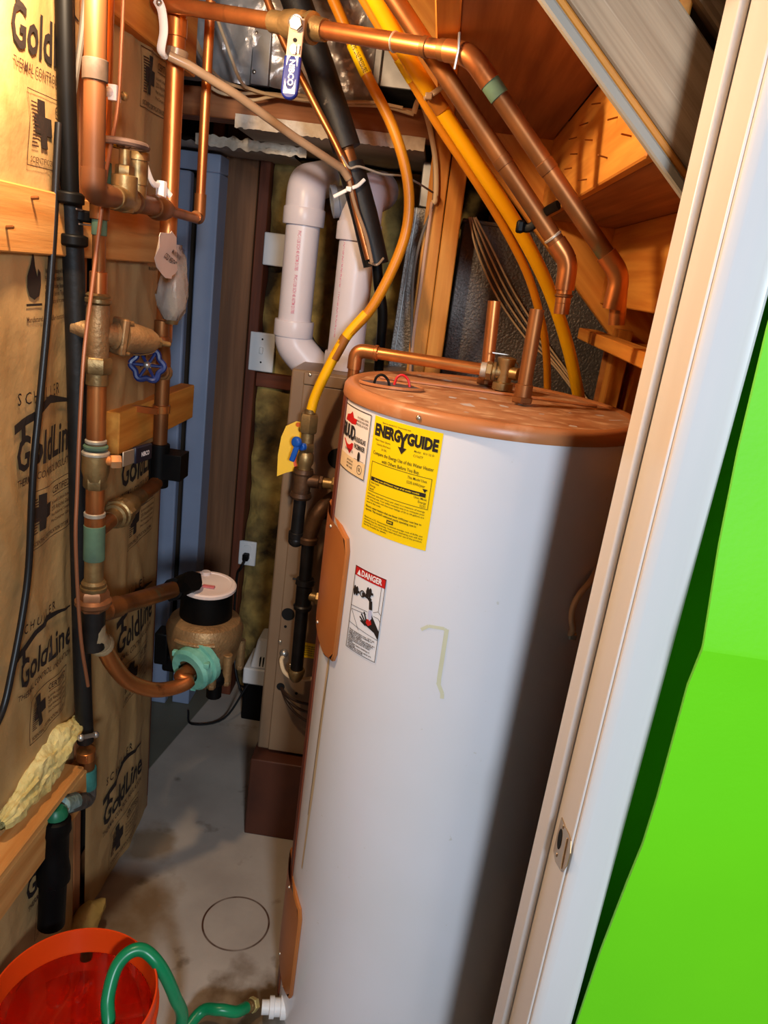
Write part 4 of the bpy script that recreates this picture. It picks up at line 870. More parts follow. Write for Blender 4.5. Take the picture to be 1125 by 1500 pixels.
build(MB().tube(smooth_path([ay(500, 228, IY-.045), ay(512, 246, IY-.045), ay(527, 244, IY-.04), ay(560, 255, IY), ay(590, 258, IY+.05), ay(612, 268, IY+.12), ay(634, 282, 2.2)], 4), .0028, 6), 'cord', mk('grey_string', (150, 140, 128), rough=.8), wt3)
vt = thing('vinyl_tube', ay(500, 245, IY-.05), 'cloudy plastic tube running from the left hook to the insulated pipe', 'tube')
build(MB().tube([ay(248, 82, 1.69), ay(275, 95, 1.70), ay(345, 138, 1.76), ay(430, 200, 1.84), ay(500, 246, 1.92), ay(511, 262, 1.93)], .0095, 10), 'tube', TUBEC, vt)
build(MB().tube(smooth_path([ay(511, 262, 1.93), ay(520, 300, 1.93), ay(536, 345, 1.93), ay(545, 385, 1.93)]), .0045, 8), 'thin_tail', TUBEC, vt)
# pipe hook and strap at the top left
hk = thing('pipe_hook', ay(238, 40, 1.68), 'white plastic hook hanging from the overhead copper pipe', 'hook')
build(MB().tube(smooth_path([ay(230, 0, 1.68), ay(237, 15, 1.675), ay(240, 45, 1.672), ay(236, 72, 1.675), ay(240, 82, 1.69)]), .010, 10, flat=.6), 'hook_body', PLW, hk); build(MB().ball(ay(233, 4, 1.668), .006, 10), 'nail_head', STEEL, hk)

# ---- vertical pipes at the left wall
LXp = -.605; R1 = .0175
vy = 1.735
vp = thing('copper_pipe', (LXp, vy, 1.5), 'thick vertical copper pipe behind the wrapped vacuum breaker', 'pipe')
ztop = 2.19; zb_ = ax(245, 500, LXp).z
build(MB().cyl((LXp, vy, zb_), (LXp, vy, ztop), .0185, 20), 'tube', COP, vp)
p = ax(258, 38, LXp); build(MB().lathe((LXp, vy, p.z-.02), (0, 0, 1), [(0, .0195), (.001, .021), (.034, .021), (.035, .0195)], 20), 'copper_strap', COPB, vp)
p = ax(250, 88, LXp); build(MB().lathe((LXp, vy, p.z), V((.15, 0, 1)), [(0, .0205), (.001, .022), (.026, .022), (.027, .0205)], 20), 'grey_strap', TUBEC, vp)
GXp = -.565
e0 = ax(137, 282, GXp); ty = e0.y; zg = ax(175, 291, GXp).z; ey = ax(292, 322, GXp).y
def gz(px): return ax(px, 290, GXp).y
up1 = thing('copper_pipe', (GXp, ty, zg), 'vertical copper pipe in front of the wall, elbowing into the gate valve', 'pipe')
build(MB().tube(bend([V((GXp, ty, 2.40)), V((GXp, ty, zg)), V((GXp, gz(170), zg))], .035, 8), .0165, 20), 'tube', DCOP, up1)
z1 = ax(137, 118, GXp).z; z2 = ax(137, 85, GXp).z; build(MB().cyl((GXp, ty, z1), (GXp, ty, z2), .0190, 20), 'coupling', mk('grey_solder_coupling', (112, 98, 88), (84, 70, 60), 30, rough=.6, metal=.5), up1)
z1 = ax(137, 286, GXp).z; z2 = ax(137, 246, GXp).z; build(MB().tube(bend([V((GXp, ty, z2)), V((GXp, ty, zg)), V((GXp, ty+.05, zg))], .035, 8), .0190, 20), 'elbow', DCOP, up1)
gv = thing('gate_valve', (GXp, gz(180), zg), 'old brass gate valve with a flat wheel handle above the wall board', 'valve')
y0 = gz(168); y1 = gz(192); yc = (y0+y1)/2+.004
build(MB().lathe((GXp, y0-.004, zg), (0, 1, 0), [(0, .019), (.006, .021), (.012, .019), (.045, .022), (.078, .019), (.085, .021), (.092, .019)], 18).lathe((GXp, yc, zg), (0, 0, 1), [(-.02, .016), (0, .022), (.038, .022), (.040, .018)], 18), 'valve_body', BRA, gv)
build(MB().nut((GXp, yc, zg+.038), (GXp, yc, zg+.055), .016).cyl((GXp, yc, zg+.05), (GXp, yc, zg+.080), .010, 14), 'bonnet', BRA, gv)
wz = zg+.088
mb = MB().tube([V((GXp+.034*math.cos(2*PI*i/24), yc+.042*math.sin(2*PI*i/24), wz)) for i in range(25)], .006, 8); 
for k in range(3): mb.tube([V((GXp, yc, wz)), V((GXp+.034*math.cos(2*PI*k/3+.4), yc+.042*math.sin(2*PI*k/3+.4), wz))], .005, 8)
build(mb.ball((GXp, yc, wz), .010, 10), 'wheel_handle', mk('rusty_wheel', (128, 104, 92), (98, 78, 70), 30, rough=.7, metal=.4), gv)
ya_ = gz(201)
bl = thing('drain_tee', (GXp, ya_, zg), 'capped brass tee between the gate valve and the yellow handled valve', 'pipe fitting')
build(MB().lathe((GXp, ya_-.03, zg), (0, 1, 0), [(0, .0195), (.008, .021), (.015, .018), (.11, .0165)], 18), 'tee_run', COPD, bl)
build(MB().lathe((GXp, ya_, zg), V((0, -.04, 1)), [(0, .016), (.030, .016), (.031, .018), (.070, .018), (.071, .0205), (.084, .0205), (.085, .012)], 18), 'capped_branch', BRA, bl)
yv = gz(236)
bv2 = thing('ball_valve', (GXp, yv, zg), 'small brass ball valve with a white and yellow handle near the wall', 'valve')
build(MB().cyl((GXp, ya_+.06, zg), (GXp, yv-.03, zg), .0165, 18).lathe((GXp, yv-.04, zg), (0, 1, 0), [(0, .020), (.010, .022), (.020, .024), (.050, .022), (.055, .018), (.075, .017)], 18), 'valve_body', COPD, bv2)
build(MB().nut((GXp, yv, zg+.02), (GXp, yv, zg+.050), .010).tube(smooth_path([V((GXp+.012, yv+.02, zg+.026)), V((GXp, yv, zg+.042)), V((GXp-.006, yv-.03, zg+.042)), V((GXp-.012, yv-.06, zg+.075))]), .006, 8, flat=.5), 'stem_and_arm', PLW, bv2)
build(MB().tube(smooth_path([V((GXp-.012, yv-.055, zg+.072)), V((GXp-.018, yv-.09, zg+.088)), V((GXp-.024, yv-.19, zg+.090))]), .007, 8, flat=.5), 'yellow_grip', YEL, bv2)
tp = thing('copper_pipe', (GXp, ey, zg), 'thin vertical copper pipe right of the gate valve run', 'pipe')
build(MB().tube(bend([V((GXp, yv+.03, zg)), V((GXp, ey, zg-.004)), V((GXp, ey, 2.20))], .014, 6), .0105, 16), 'tube', COP, tp)
build(MB().tube(bend([V((GXp, ey-.03, zg)), V((GXp, ey, zg-.004)), V((GXp, ey, zg+.05))], .014, 6), .0130, 16), 'elbow', COPD, tp)

# ---- main water riser
MX, MY = -.605, 1.385
zz = lambda py, px=145: ax(px, py, MX).z
mr_ = thing('water_main', (MX, MY, zz(860)), 'main copper water riser with unions and a green patinated tee on the left wall', 'pipe')
def seg(y0, y1, r_, mat, nm): return build(MB().cyl((MX, MY, zz(y1)), (MX, MY, zz(y0)), r_, 20), nm, mat, mr_)
build(MB().cyl((MX, MY, zz(300)), (MX, MY, 2.40), R1, 20), 'upper_tube', COPB, mr_)
seg(296, 322, .0165, COPD, 'coupling'); seg(322, 402, .0115, COPD, 'narrow_tube'); seg(318, 345, .0130, PAT, 'coupling'); seg(236, 272, .0186, PAT, 'patina_band'); seg(398, 440, .0155, COP, 'coupling')
build(MB().lathe((MX, MY, zz(446)), (0, 0, 1), [(0, .018), (.004, .023), (.010, .023), (.012, .020), (.016, .022), (.020, .018)], 20), 'union_ring', BRA, mr_)
seg(560, 650, R1, COP, 'middle_tube'); seg(545, 563, .0200, BRA, 'adapter')
build(MB().nut((MX, MY, zz(546)), (MX, MY, zz(522)), .0265), 'union_nut', BRA, mr_)
for y, r_, mt in ((645, .020, SOLD), (653, .023, PAT), (662, .026, SOLD)): build(MB().lathe((MX, MY, zz(y)-.004), (0, 0, 1), [(0, r_-.003), (.003, r_), (.007, r_), (.010, r_-.003)], 20), 'union_ring', mt, mr_)
seg(706, 752, R1, COP, 'lower_tube'); seg(746, 752, .0205, SOLD, 'solder_ring'); seg(764, 814, .0205, PAT, 'patinated_tee'); seg(750, 768, .0195, COP, 'coupling'); seg(812, 850, .0185, BRA, 'adapter')
build(MB().lathe((MX, MY, zz(858)), (0, 0, 1), [(0, .024), (.004, .026), (.010, .026), (.012, .021), (.018, .024), (.024, .020)], 24), 'union_ring', BRA, mr_)
build(MB().nut((MX, MY, zz(884)), (MX, MY, zz(856)), .031).lathe((MX, MY, zz(880)), (0, 0, 1), [(0, .030), (.006, .036), (.014, .036), (.020, .030)], 24), 'union_nut', mk('bronze_nut', (160, 108, 70), (120, 78, 50), 14, rough=.45, metal=.6), mr_)
build(MB().cyl((MX, MY, zz(940)), (MX, MY, zz(880)), .024, 18), 'tee_body', DARKI, mr_)
for px, py, c in ((150, 132, 0), ):
    p = ax(px, py, MX+.01); q = ax(182, 141, MX+.03)
    pc = thing('pipe_clip', p, 'white and brass clip screw on the upper riser', 'clip'); build(MB().cyl(p, p.lerp(q, .7), .008, 12).box(p.lerp(q, .5), (.018, .02, .024)), 'clip_body', PLW, pc, bevel=.002); build(MB().cyl(p.lerp(q, .7), q, .006, 10).ball(q, .0075, 10), 'brass_screw', BRA, pc)
# pressure regulator
zp = zz(487); pr = thing('pressure_regulator', (MX, MY, zp), 'cast brass pressure regulator with bell housing on the riser', 'valve')
build(MB().lathe((MX, MY, zz(526)), (0, 0, 1), [(0, .020), (.03, .021), (.05, .024), (.07, .021), (zz(446)-zz(526), .020)], 20).cyl((MX-.045, MY, zp+.005), (MX, MY, zp), .016, 14), 'valve_body', BRON, pr)
axd = V((.62, .75, -.12)).normalized(); cb = V((MX, MY, zp))
build(MB().lathe(cb, axd, [(0, .020), (.030, .021), (.034, .026)], 18), 'neck', BRON, pr)
sidev = axd.cross(V((0, 0, 1))).normalized(); upv = sidev.cross(axd); Rp = Matrix((sidev, axd, upv)).transposed()
fl_ = build(MB().box(cb+axd*.043, (.046, .014, .068), Rp), 'flange', BRON, pr, bevel=.004)
build(MB().lathe(cb+axd*.050, axd, [(0, .029), (.008, .030), (.03, .027), (.055, .023), (.068, .016), (.070, .009)], 20), 'bell_housing', BRON, pr)
for a_ in (-1, 1):
    for b_ in (-1, 1): c = cb+axd*.052+sidev*a_*.017+upv*b_*.028; build(MB().cyl(c-axd*.004, c+axd*.006, .0045, 10), 'bolt', BRA, fl_)
build(MB().nut(cb+axd*.118, cb+axd*.128, .011).cyl(cb+axd*.126, cb+axd*.150, .005, 10), 'adjusting_screw', BRA, pr)
build(MB().tube(smooth_path([cb+axd*.122+upv*.008, cb+axd*.12-upv*.016, cb+axd*.10-upv*.026, cb+axd*.075-upv*.03]), .0014, 6), 'seal_wire', BRA, pr)
# black handled ball valve on the riser
b2 = thing('ball_valve', (MX, MY, zz(690)), 'ball valve on the main riser with a dark navy lever grip', 'valve')
build(MB().nut((MX, MY, zz(712)), (MX, MY, zz(690)), .0225).lathe((MX, MY, zz(700)), (0, 0, 1), [(0, .021), (.02, .026), (.05, .026), (zz(664)-zz(700), .022)], 20), 'valve_body', BRA, b2)
h0 = ax(166, 676, MX+.035); h1 = ax(184, 672, MX+.045); h2 = ax(198, 667, MX+.05); h3 = ax(218, 661, MX+.055)
build(MB().cyl((MX+.01, MY, h0.z), h0, .009, 12).nut(h0+V((-.004, -.004, 0)), h0+V((.012, .006, 0)), .014), 'rusty_stem', mk('rusty_orange', (206, 120, 50), (170, 130, 90), 40, rough=.6, metal=.3), b2)
hd_ = (h3-h1).normalized(); hu = V((0, 0, 1)); hn = hd_.cross(hu).normalized(); Rh = Matrix((hd_, hn, hu)).transposed()
build(MB().box(h1.lerp(h2, .4), ((h2-h1).length*1.5, .003, .030), Rh), 'lever', mk('nickel_lever', (0, 0, 0)), b2, bevel=.003)
gb = build(MB().box(h2.lerp(h3, .5), ((h3-h2).length*1.15, .010, .034), Rh), 'dark_grip', mk('navy_grip', (14, 18, 38), rough=.4), b2, bevel=.003)
hn2 = hn if hn.y < 0 else -hn
Print().text('NIBCO', 0, 0, .013, .034, .03).put('white_mark', WPR, lambda x, y: h2.lerp(h3, .55)+hd_*x+V((0, 0, y))+hn2*.0058, gb)
# branch up to the second vertical
BXp = -.6
m0 = V((MX, MY+.01, zz(775))); m1 = ax(183, 742, BXp); m2 = ax(232, 706, BXp); m2.z = m2.z; m3 = V((BXp, m2.y+.01, ax(240, 680, BXp).z))
br_ = thing('bypass_pipe', m3, 'bypass pipe with a brass union rising from the green tee to the blue wheel valve', 'pipe')
db = (m2-m0).normalized()
build(MB().tube(bend([m0, m2, V((BXp, m2.y, ax(240, 545, BXp).z))], .03, 8), .0165, 18), 'tube', COPD, br_)
build(MB().lathe(m0+db*.06, db, [(0, .018), (.02, .020), (.022, .026), (.034, .026), (.036, .030), (.062, .030), (.064, .025), (.105, .024), (.115, .019), (.16, .0185)], 20), 'union', BRA, br_)
build(MB().nut(m0+db*.096, m0+db*.122, .033), 'union_nut', BRA, br_)
build(MB().lathe((BXp, m2.y, ax(238, 604, BXp).z), (0, 0, 1), [(0, .0175), (.001, .0195), (.018, .0195), (.019, .0175)], 18).box((BXp-.03, m2.y-.02, ax(238, 600, BXp).z), (.06, .012, .014)), 'copper_strap', COPB, br_)
p = ax(245, 672, BXp); build(MB().box((BXp+.02, m2.y+.012, p.z), (.075, .06, .062)).cyl((BXp, m2.y, p.z-.055), (BXp, m2.y, p.z+.05), .023, 16), 'black_clamp', BLK, br_, bevel=.006)
# blue wheel valve
wc = ax(216, 535, BXp+.055); wv = thing('wheel_valve', (BXp, m2.y, wc.z), 'brass stop valve with a small blue scalloped wheel', 'valve')
vb = V((BXp, m2.y-.0, ax(232, 548, BXp).z)); wax = (wc-vb).normalized()
build(MB().lathe(vb, wax, [(0, .018), (.03, .017), (.034, .013), ((wc-vb).length, .008)], 16).ball(vb, .022, 14), 'valve_body', BRON, wv)
ws = wax.cross(V((0, 0, 1))).normalized(); wu = ws.cross(wax)
rim = [wc+(ws*math.cos(2*PI*i/48)+wu*math.sin(2*PI*i/48))*(.0285+.0032*math.cos(2*PI*i/48*6)) for i in range(49)]
mb = MB().tube(rim, .0058, 8)
for k in range(6): mb.tube([wc, wc+(ws*math.cos(k*PI/3)+wu*math.sin(k*PI/3))*.028], .0032, 6)
build(mb, 'wheel', BLUV, wv); build(MB().ball(wc+wax*.006, .0075, 10), 'wheel_nut', STEEL, wv)
c = ax(236, 508, BXp); build(MB().tube(bend([vb, V((BXp, m2.y, vb.z+.035)), V((BXp, vy-.03, c.z+.02)), V((BXp, vy-.03, ax(236, 470, BXp).z))], .02, 5), .0165, 16).lathe((BXp, vy-.03, c.z), (0, 0, 1), [(0, .020), (.006, .022), (.018, .022), (.024, .018)], 16), 'tail_piece', COPD, wv)
# vacuum breaker wrapped in clear plastic, and its tag
w0 = ax(238, 470, BXp+.03); w1 = ax(236, 395, BXp+.03); wy = vy-.055
wk = thing('wrapped_valve', (w0.x, wy, w0.z), 'device wrapped in crinkled clear plastic on the left pipes', 'valve')
ht_ = w1.z-w0.z; K_ = [(-.004, .014), (.0, .018), (.016, .026), (ht_*.25, .030), (ht_*.5, .031), (ht_*.75, .029), (ht_, .024), (ht_*1.25, .019), (ht_*1.5, .014)]
mb = MB().lathe((w0.x, wy, w0.z), (0, 0, 1), K_, 28); mb2 = MB(); mb2.f = mb.f
mb2.v = [tuple(V(v)+V((1, 1, .4))*(.006*noise.noise(V(v)*70)+.004*noise.noise(V(v)*170))) for v in mb.v]
build(mb2, 'plastic_wrap', WRAP, wk); build(MB().lathe((w0.x, wy, w0.z-.01), (0, 0, 1), [(0, .013), (.02, .018), (ht_*.5, .026), (ht_*.8, .020), (ht_*1.4, .012)], 18), 'inner_body', BRA, wk)
tgp = [ax(px, py, BXp+.085) for px, py in ((226, 362), (226, 345), (230, 340), (245, 341), (249, 338), (252, 347), (262, 385), (267, 396), (263, 402), (258, 405), (256, 409), (248, 408), (244, 402), (236, 392), (227, 378))]
pt = thing('paper_tag', tgp[6], 'white printed paper tag hanging on the wrapped device', 'tag')
cc = sum(tgp, V())/len(tgp)
build(MB().prism([p+V((.010*math.sin((p.z-cc.z)*60), 0, 0)) for p in tgp], (.0006, .0006, 0)), 'card', TAGW, pt)
ta, tb = ax(239, 373, BXp+.086), ax(263, 389, BXp+.086); tu = (tb-ta).normalized(); tv = V((0, -tu.z, tu.y)); tl = (tb-ta).length
P = Print()
for k, (tx, wd_) in enumerate((('WARNING', .45), ('MAINTAIN IN', .72), ('COLD WEATHER', 1.0))): P.text(tx, tl*(1-wd_)*.5, .026-.013*k, .012 if k == 2 else .010, wd_*tl, .02)
P.put('lettering', INKD, lambda x, y: (ta+tb)*.5+V((.010*math.sin((((ta+tb)*.5+tu*x+tv*y).z-cc.z)*60)+.0004, 0, 0))+tu*x+tv*y, pt)

# ---- copper ground wire, cables, black pipe
gw = [ax(px, py, MX+.03) for px, py in ((181, -10), (178, 60), (172, 160), (155, 255), (146, 330), (135, 420), (123, 520), (117, 620), (113, 720), (111, 800), (118, 930), (129, 1005))]
single(MB().tube(smooth_path(gw), .0034, 8), 'ground_wire', mk('brown_copper_wire', (150, 94, 62), rough=.45, metal=.4), 'thin brown copper wire running down along the riser', 'wire')
bp_ = [ax(px, py, -.648) for px, py in ((94, -30), (97, 120), (101, 240), (103, 290), (106, 350), (109, 420), (113, 560), (115, 700), (118, 860), (121, 1000), (125, 1085))]
bk = thing('drain_pipe', bp_[-1], 'tall black plastic pipe running down the left wall', 'pipe')
build(MB().tube([bp_[0]+V((0, 0, .4))]+smooth_path(bp_[:5], 5), .0150, 16), 'upper_pipe', BLK, bk); build(MB().tube(smooth_path(bp_[3:], 5), [.0170]*36 if False else .0185, 16), 'lower_pipe', BLKF, bk)
for px, py in ((101, 290), (116, 316), (107, 352)):
    c = ax(px, py, -.640); build(MB().lathe(c-V((0, 0, .010)), (0, 0, 1), [(0, .019), (.002, .0235), (.018, .0235), (.02, .019)], 16).box(c+V((.004, .022, 0)), (.018, .022, .016)), 'clamp', BLK, bk, bevel=.002)
wc_ = [ax(px, py, -.628) for px, py in ((112, 306), (126, 310), (138, 324), (132, 330), (116, 328))]; build(MB().tube(wc_, .0016, 6), 'wire_bail', STEEL, bk)
p = ax(126, 1105, -.640); build(MB().lathe(p-V((0, 0, .012)), (0, 0, 1), [(0, .0195), (.001, .021), (.023, .021), (.024, .0195)], 16), 'copper_strap', COPB, bk)
p = ax(122, 1076, -.625); q = ax(140, 1076, -.61); build(MB().cyl(p-V((.0, .012, 0)), q, .005, 10).ball(q, .008, 10).ball(p-V((0, .012, 0)), .008, 10), 'hanger_clip', STEEL, bk)
lowp = thing('lower_drain', ax(78, 1350, -.63), 'black drain pipe with corroded teal fittings below the lower board', 'pipe')
f0 = ax(127, 1095, -.645); f1 = ax(128, 1165, -.645); f2 = ax(88, 1182, -.635); f3 = ax(82, 1205, -.632); f4 = ax(75, 1362, -.63)
build(MB().cyl(f0, f0.lerp(f1, .5), .017, 16), 'copper_nipple', COPD, lowp); build(MB().cyl(f0.lerp(f1, .42), f1.lerp(f0, .18), .021, 16), 'teal_coupling', TEAL, lowp)
build(MB().tube(bend([f1.lerp(f0, .2), f1-V((0, 0, .01)), f2], .02, 6), .020, 16), 'elbow', mk('crusty_elbow', (98, 92, 84), (66, 60, 54), 40, rough=.8, bump=.6, bscale=120), lowp)
build(MB().cyl(f1.lerp(f2, .55), f2, .021, 14), 'corroded_ring', mk('pale_corrosion', (150, 176, 172), (104, 128, 124), 40, rough=.85, bump=.7, bscale=120), lowp)
build(MB().lathe(f3+V((0, 0, .015)), f4-f3, [(0, .020), (.006, .030), (.030, .032), (.040, .028), (.10, .029), (.125, .034), (.150, .034), (.155, .028), ((f4-f3).length, .028)], 20), 'black_trap', BLK, lowp)
build(MB().lathe(f3+V((0, 0, .018)), (0, 0, 1), [(0, .024), (.012, .022), (.020, .014)], 16), 'green_cap', mk('dark_green_plastic', (22, 96, 66), rough=.4), lowp)
bc = [ax(px, py, -.655) for px, py in ((86, 180), (83, 240), (79, 330), (71, 450), (60, 570), (51, 660), (47, 720), (42, 830), (33, 900), (18, 980), (4, 1040), (-20, 1090))]
kb = thing('black_cable', bc[-1], 'thin black cable hanging across the printed insulation at far left', 'cable')
build(MB().tube(smooth_path(bc), .0062, 10), 'cord', RUB, kb)
single(MB().tube(smooth_path([ax(px, py, -.655) for px, py in ((126, -10), (120, 50), (111, 110), (105, 160))]), .0055, 8), 'grey_cable', ROMG, 'short grey cable behind the black pipe at the upper left', 'cable')

# ================================================================== WATER METER
WMY = 1.78
mc = ay(300, 925, WMY); wm = thing('water_meter', (mc.x, WMY, ay(300, 985, WMY).z), 'bronze water meter with black register and pale round lid', 'water meter')
zl = ay(300, 857, WMY).z; zt_ = ay(300, 905, WMY).z; zb_ = ay(298, 985, WMY).z; xm = mc.x
sc_ = (ay(355, 920, WMY).x-ay(245, 920, WMY).x)/2
build(MB().lathe((xm, WMY, zb_), (0, 0, 1), [(0, sc_*.55), (.012, sc_*.72), (.05, sc_*.86), ((zt_-zb_)*.62, sc_*.96), ((zt_-zb_)*.86, sc_*1.0), ((zt_-zb_)*1.0, sc_*.90), ((zt_-zb_)*1.06, sc_*.72), ((zt_-zb_)*1.08, sc_*.6)], 36), 'body', BRON, wm)
build(MB().lathe((xm, WMY, zt_), (0, 0, 1), [(0, sc_*.66), (.004, sc_*.68), ((zl-zt_)*.9, sc_*.66), ((zl-zt_)*.92, sc_*.6)], 36), 'register', BLK, wm)
ld_ = build(MB().lathe((xm, WMY, zl-.006), V((.03, -.05, 1)), [(0, sc_*.70), (.003, sc_*.735), (.010, sc_*.735), (.013, sc_*.70), (.0135, sc_*.62), (.011, sc_*.60), (.011, 0.001)], 36, True), 'lid', LID, wm)
build(MB().box((xm+.008, WMY-.02, zl+.007), (.03, .012, .003)), 'red_mark', mk('faded_red_mark', (206, 110, 110), rough=.6), ld_); build(MB().cyl((xm-.02, WMY+.05, zl), (xm-.02, WMY+.05, zl+.016), .012, 14), 'lid_boss', LID, ld_)
th_ = [math.radians(-90+a_) for a_ in range(-30, 31, 6)]; build(MB().tube([V((xm+sc_*1.0*math.cos(t_), WMY+sc_*1.0*math.sin(t_), zt_-.03)) for t_ in th_], .006, 8), 'raised_plate', BRON, wm)
for th in (-35, -60, 20): 
    t_ = math.radians(th); c = V((xm+sc_*.98*math.cos(t_), WMY+sc_*.98*math.sin(t_), zb_+.02)); build(MB().cyl(c, c+V((0, 0, .075)), .012, 12).nut(c-V((0, 0, .012)), c+V((0, 0, .002)), .011), 'bolt_lug', BRON, wm)
gc = ay(279, 981, WMY-.115); ga = V((-.38, -.86, -.16)).normalized()
build(MB().lathe(gc, -ga, [(-.01, .030), (-.010, .050), (-.002, .057), (.014, .057), (.016, .051), (.026, .051), (.028, .059), (.044, .059), (.048, .038), (.1, .032)], 28, False), 'mint_coupling', MINT, wm, label='pale green coupling nut')
for k in range(3): t_ = k*2.1+.5; s_1 = ga.cross(V((0, 0, 1))).normalized(); s_2 = s_1.cross(ga); c = gc-ga*.005+(s_1*math.cos(t_)+s_2*math.sin(t_))*.058; build(MB().box(c, (.014, .014, .014)), 'coupling_lug', MINT, wm, bevel=.002)
p = ay(240, 945, WMY-.0); build(MB().box((p.x, WMY, p.z), (.035, .05, .09)), 'black_bracket', BLK, wm, bevel=.004); build(MB().box((p.x+.03, WMY+.01, p.z-.045), (.06, .05, .05)), 'black_block', BLK, wm, bevel=.008)  # bracket with a plain black block below it
p = ay(315, 990, WMY-.05); build(MB().ball(p, .035, 14, (1, 1, .8)).cyl(p, p-V((0, 0, .06)), .02, 12), 'black_drain_boot', BLK, wm); build(MB().nut(p+V((.0, -.03, .02)), p+V((.0, -.05, .02)), .012), 'brass_plug', BRA, wm)
lo = thing('copper_bend', gc, 'wide copper bend from the riser up into the green meter coupling', 'pipe')
e = [V((MX, MY, zz(905))), V((MX+.004, MY-.0, zz(925))), ax(150, 945, MX+.006), ax(165, 972, MX+.015), ax(188, 998, MX+.03)]
e2 = [ay(222, 1010, 1.56), ay(252, 1008, 1.60), ay(276, 998, 1.63), gc+ga*.035, gc-ga*.02]
build(MB().tube(smooth_path(e+e2, 6), .0178, 18), 'tube', COP, lo)
dr_ = (e[2]-e[1]).normalized(); build(MB().tube([V((MX, MY, zz(895))), e[1]+V((0, 0, .004)), e[2]], .0225, 16).lathe(e[2]-dr_*.012, dr_, [(0, .023), (.008, .026), (.016, .024), (.022, .021)], 16), 'sweat_joint', mk('pale_solder_joint', (186, 166, 130), (150, 128, 96), 24, rough=.55, metal=.4, bump=.4, bscale=90), lo)
rt = thing('return_pipe', ax(150, 890, MX+.02), 'copper pipe with black taped end from the riser to the meter', 'pipe')
r0 = V((MX+.0, MY+.01, zz(893))); r1 = ay(258, 862, WMY-.05); r2_ = ay(284, 850, WMY-.06); dr2 = (r1-r0).normalized()
build(MB().tube([r0, r1], .0205, 18), 'tube', COPD, rt); build(MB().tube([r0+dr2*.035, r0+dr2*.085], .0235, 16), 'coupling', COPD, rt)
mb = MB().tube(smooth_path([r1-dr2*.02, r1+dr2*.01, r2_]), .027, 16); mb.v = [tuple(V(v)+V((1, 1, 1))*.005*noise.noise(V(v)*50)) for v in mb.v]; build(mb, 'black_tape', BLK, rt)
# condensate pump
cpn = az(375, 1042, 0); cY = 2.56
cpm = thing('condensate_pump', (-.44, cY, 0), 'white and black condensate pump on the floor behind the furnace corner', 'pump')
w0_ = ay(362, 1035, cY).x-.022; zc_ = ay(372, 1003, cY).z; ztp = ay(385, 946, cY).z; zmid = ay(375, 980, cY).z
build(MB().bb((w0_, cY, 0), (w0_+.17, cY+.16, zc_)), 'reservoir', BLK, cpm, bevel=.006)
build(MB().bb((w0_-.004, cY-.004, zc_), (w0_+.175, cY+.165, zmid)), 'tank_lid', PLW, cpm, bevel=.006)
hs = build(MB().prism([(w0_+.018, cY+.0, zmid), (w0_+.17, cY, zmid), (w0_+.17, cY+.05, ztp), (w0_+.032, cY+.05, ztp), ][:4], (0, .10, 0)), 'motor_housing', PLW, cpm, bevel=.008)
for k in range(3): x = w0_+.055+.012*k; build(MB().box((x, cY+.010, zmid+.028), (.004, .012, .035)), 'vent_slot', HOLE, hs)
build(MB().tube(smooth_path([V((w0_+.02, cY-.01, zc_+.006)), V((w0_-.05, cY-.06, .03)), V((w0_-.16, cY-.10, .012)), V((w0_-.20, cY-.02, .012))]), .004, 8), 'power_lead', RUB, cpm)

# ================================================================== BUCKET AND HOSE
bkc = V((-.487, 1.058, 0)); BH, BR = .37, .150
bu = thing('bucket', bkc, 'orange plastic bucket of water standing at the left front', 'bucket')
build(MB().lathe(bkc, (0, 0, 1), [(0, .10), (.0, BR-.022), (.002, BR-.020), (BH-.10, BR-.006), (BH-.098, BR+.001), (BH-.085, BR+.001), (BH-.083, BR-.005), (BH-.05, BR-.003), (BH-.048, BR+.004), (BH-.038, BR+.004), (BH-.036, BR-.001), (BH-.004, BR+.001), (BH, BR-.001), (BH, BR-.004), (BH-.004, BR-.005), (.006, BR-.026), (.006, .001)], 72, False), 'pail', BKT, bu)
WZ = .315; wr = BR-.0065-(.05*.055)
build(MB().lathe(bkc, (0, 0, 1), [(.007, wr-.019), (WZ, wr), (WZ, .0005)], 72, True), 'water', WAT, bu)
hp_ = [V((-.50, 1.03, .08)), V((-.50, 1.03, .18)), az(153, 1520, .285), az(158, 1462, .335), az(170, 1418, .372), az(190, 1395, .392), az(212, 1393, .390), az(236, 1418, .36), az(256, 1460, .28), az(266, 1500, .18), V((-.335, 1.12, .06)), V((-.345, 1.15, .018)), V((-.355, 1.20, .016)), az(290, 1486, .05), az(320, 1479, .07), az(345, 1482, .06), hc(-155, .040)+dd*.082]
ho = thing('garden_hose', hp_[-1], 'green garden hose looping from the bucket to the heater drain', 'hose')
build(MB().tube(smooth_path(hp_, 7), .0128, 16), 'hose', HOSE, ho)
he = hp_[-1]; hd2 = (hp_[-1]-hp_[-2]).normalized()
build(MB().lathe(he-hd2*.004, hd2, [(0, .0135), (.003, .0145), (.006, .0130), (.009, .0145), (.012, .0130), (.016, .0145), (.020, .012)], 18), 'brass_ferrule', BRA, ho)
build(MB().nut(he+hd2*.014, he+hd2*.03, .017), 'hose_nut', mk('yellow_brass', (216, 198, 130), rough=.35, metal=.5), ho)

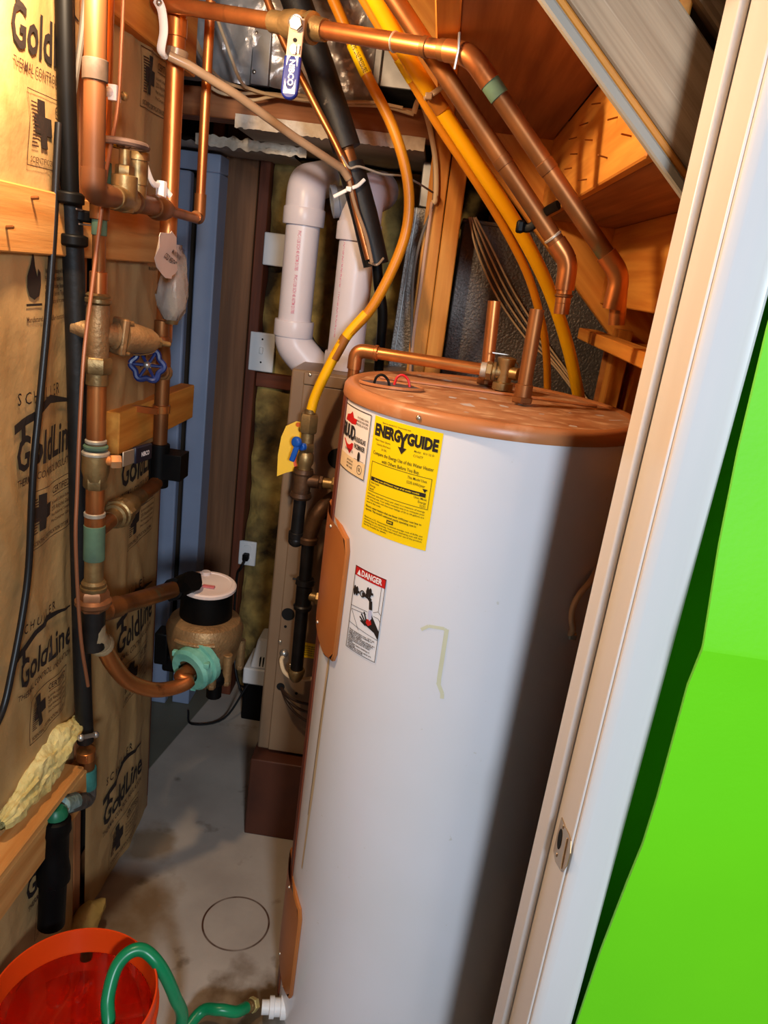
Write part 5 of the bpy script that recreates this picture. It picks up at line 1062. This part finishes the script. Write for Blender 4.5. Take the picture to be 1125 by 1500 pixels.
# ================================================================== WIRES OVERHEAD
def wire(name, pts, r_, mat, label, cat='wire', group=None, flat=None): return single(MB().tube(smooth_path(pts), r_, 8, flat=flat), name, mat, label, cat, group)
WYp = PY-.02; G = 'cream cables over the header plate'
paths = [((268, -5), (288, 60), (318, 112), (360, 130), (420, 143), (470, 150), (560, 152), (604, 166)),
         ((262, 10), (276, 70), (300, 118), (330, 138), (380, 136), (440, 143), (480, 152), (560, 156), (606, 168)),
         ((270, 30), (300, 90), (335, 128), (365, 146), (395, 142), (430, 138), (480, 148), (545, 150), (590, 158)),
         ((308, 0), (330, 60), (352, 118), (372, 132), (410, 141), (455, 147), (520, 150))]
labs = ('cream cable sagging over the header plate, longest of its bundle', 'cream cable dipping lowest beside the thin vertical pipe over the header', 'cream cable curling in a shallow loop on the header plate', 'cream cable dropping straight in front of the foil duct')
for k, pa in enumerate(paths): wire('cream_cable', [ay(px, py, WYp-.01-.012*k) for px, py in pa], .0042, ROM, labs[k], 'cable', G)
wire('flat_cable', [ay(px, py, PY-.035) for px, py in ((606, 166), (612, 148), (618, 150), (630, 190), (638, 240), (638, 290), (634, 297))], .0068, ROM, 'flat cream cable looping down in front of the double stud', 'cable', None, .45)
wire('dark_cable', [ay(px, py, PY-.03) for px, py in ((632, 165), (636, 240), (634, 300), (618, 345), (606, 400), (603, 480), (604, 560))], .0040, ROMG, 'thin grey cable lying on the narrow grey duct', 'cable')
wire('cream_cable', [ay(px, py, PY-.03) for px, py in ((633, 296), (626, 345), (616, 420), (606, 490), (600, 560))], .0048, mk('pinkish_cable', (214, 170, 140), rough=.45), 'pinkish cream cable running down between the narrow duct and the stud', 'cable')
for k, (dx, dy) in enumerate(((0, 0), (7, -2), (13, -6), (-6, 4))):
    wire('plenum_wire', [ay(px, py, 2.33) for px, py in ((690+dx*.5, 318), (705+dx, 365+dy), (735+dx*1.2, 430+dy), (775+dx, 490+dy), (815+dx*.7, 535), (858+dx*.6, 592))], .0028, ROM, ('lowest but one of the cream wires hanging across the plenum', 'second highest cream wire hanging across the plenum', 'topmost cream wire hanging across the plenum', 'lowest cream wire hanging across the plenum')[k], 'wire', 'cream wires hanging across the plenum')
wire('black_cable', [ay(px, py, 2.4) for px, py in ((447, 470), (462, 505), (485, 515), (500, 512))], .006, RUB, 'short black cable behind the vent pipes over the furnace', 'cable')
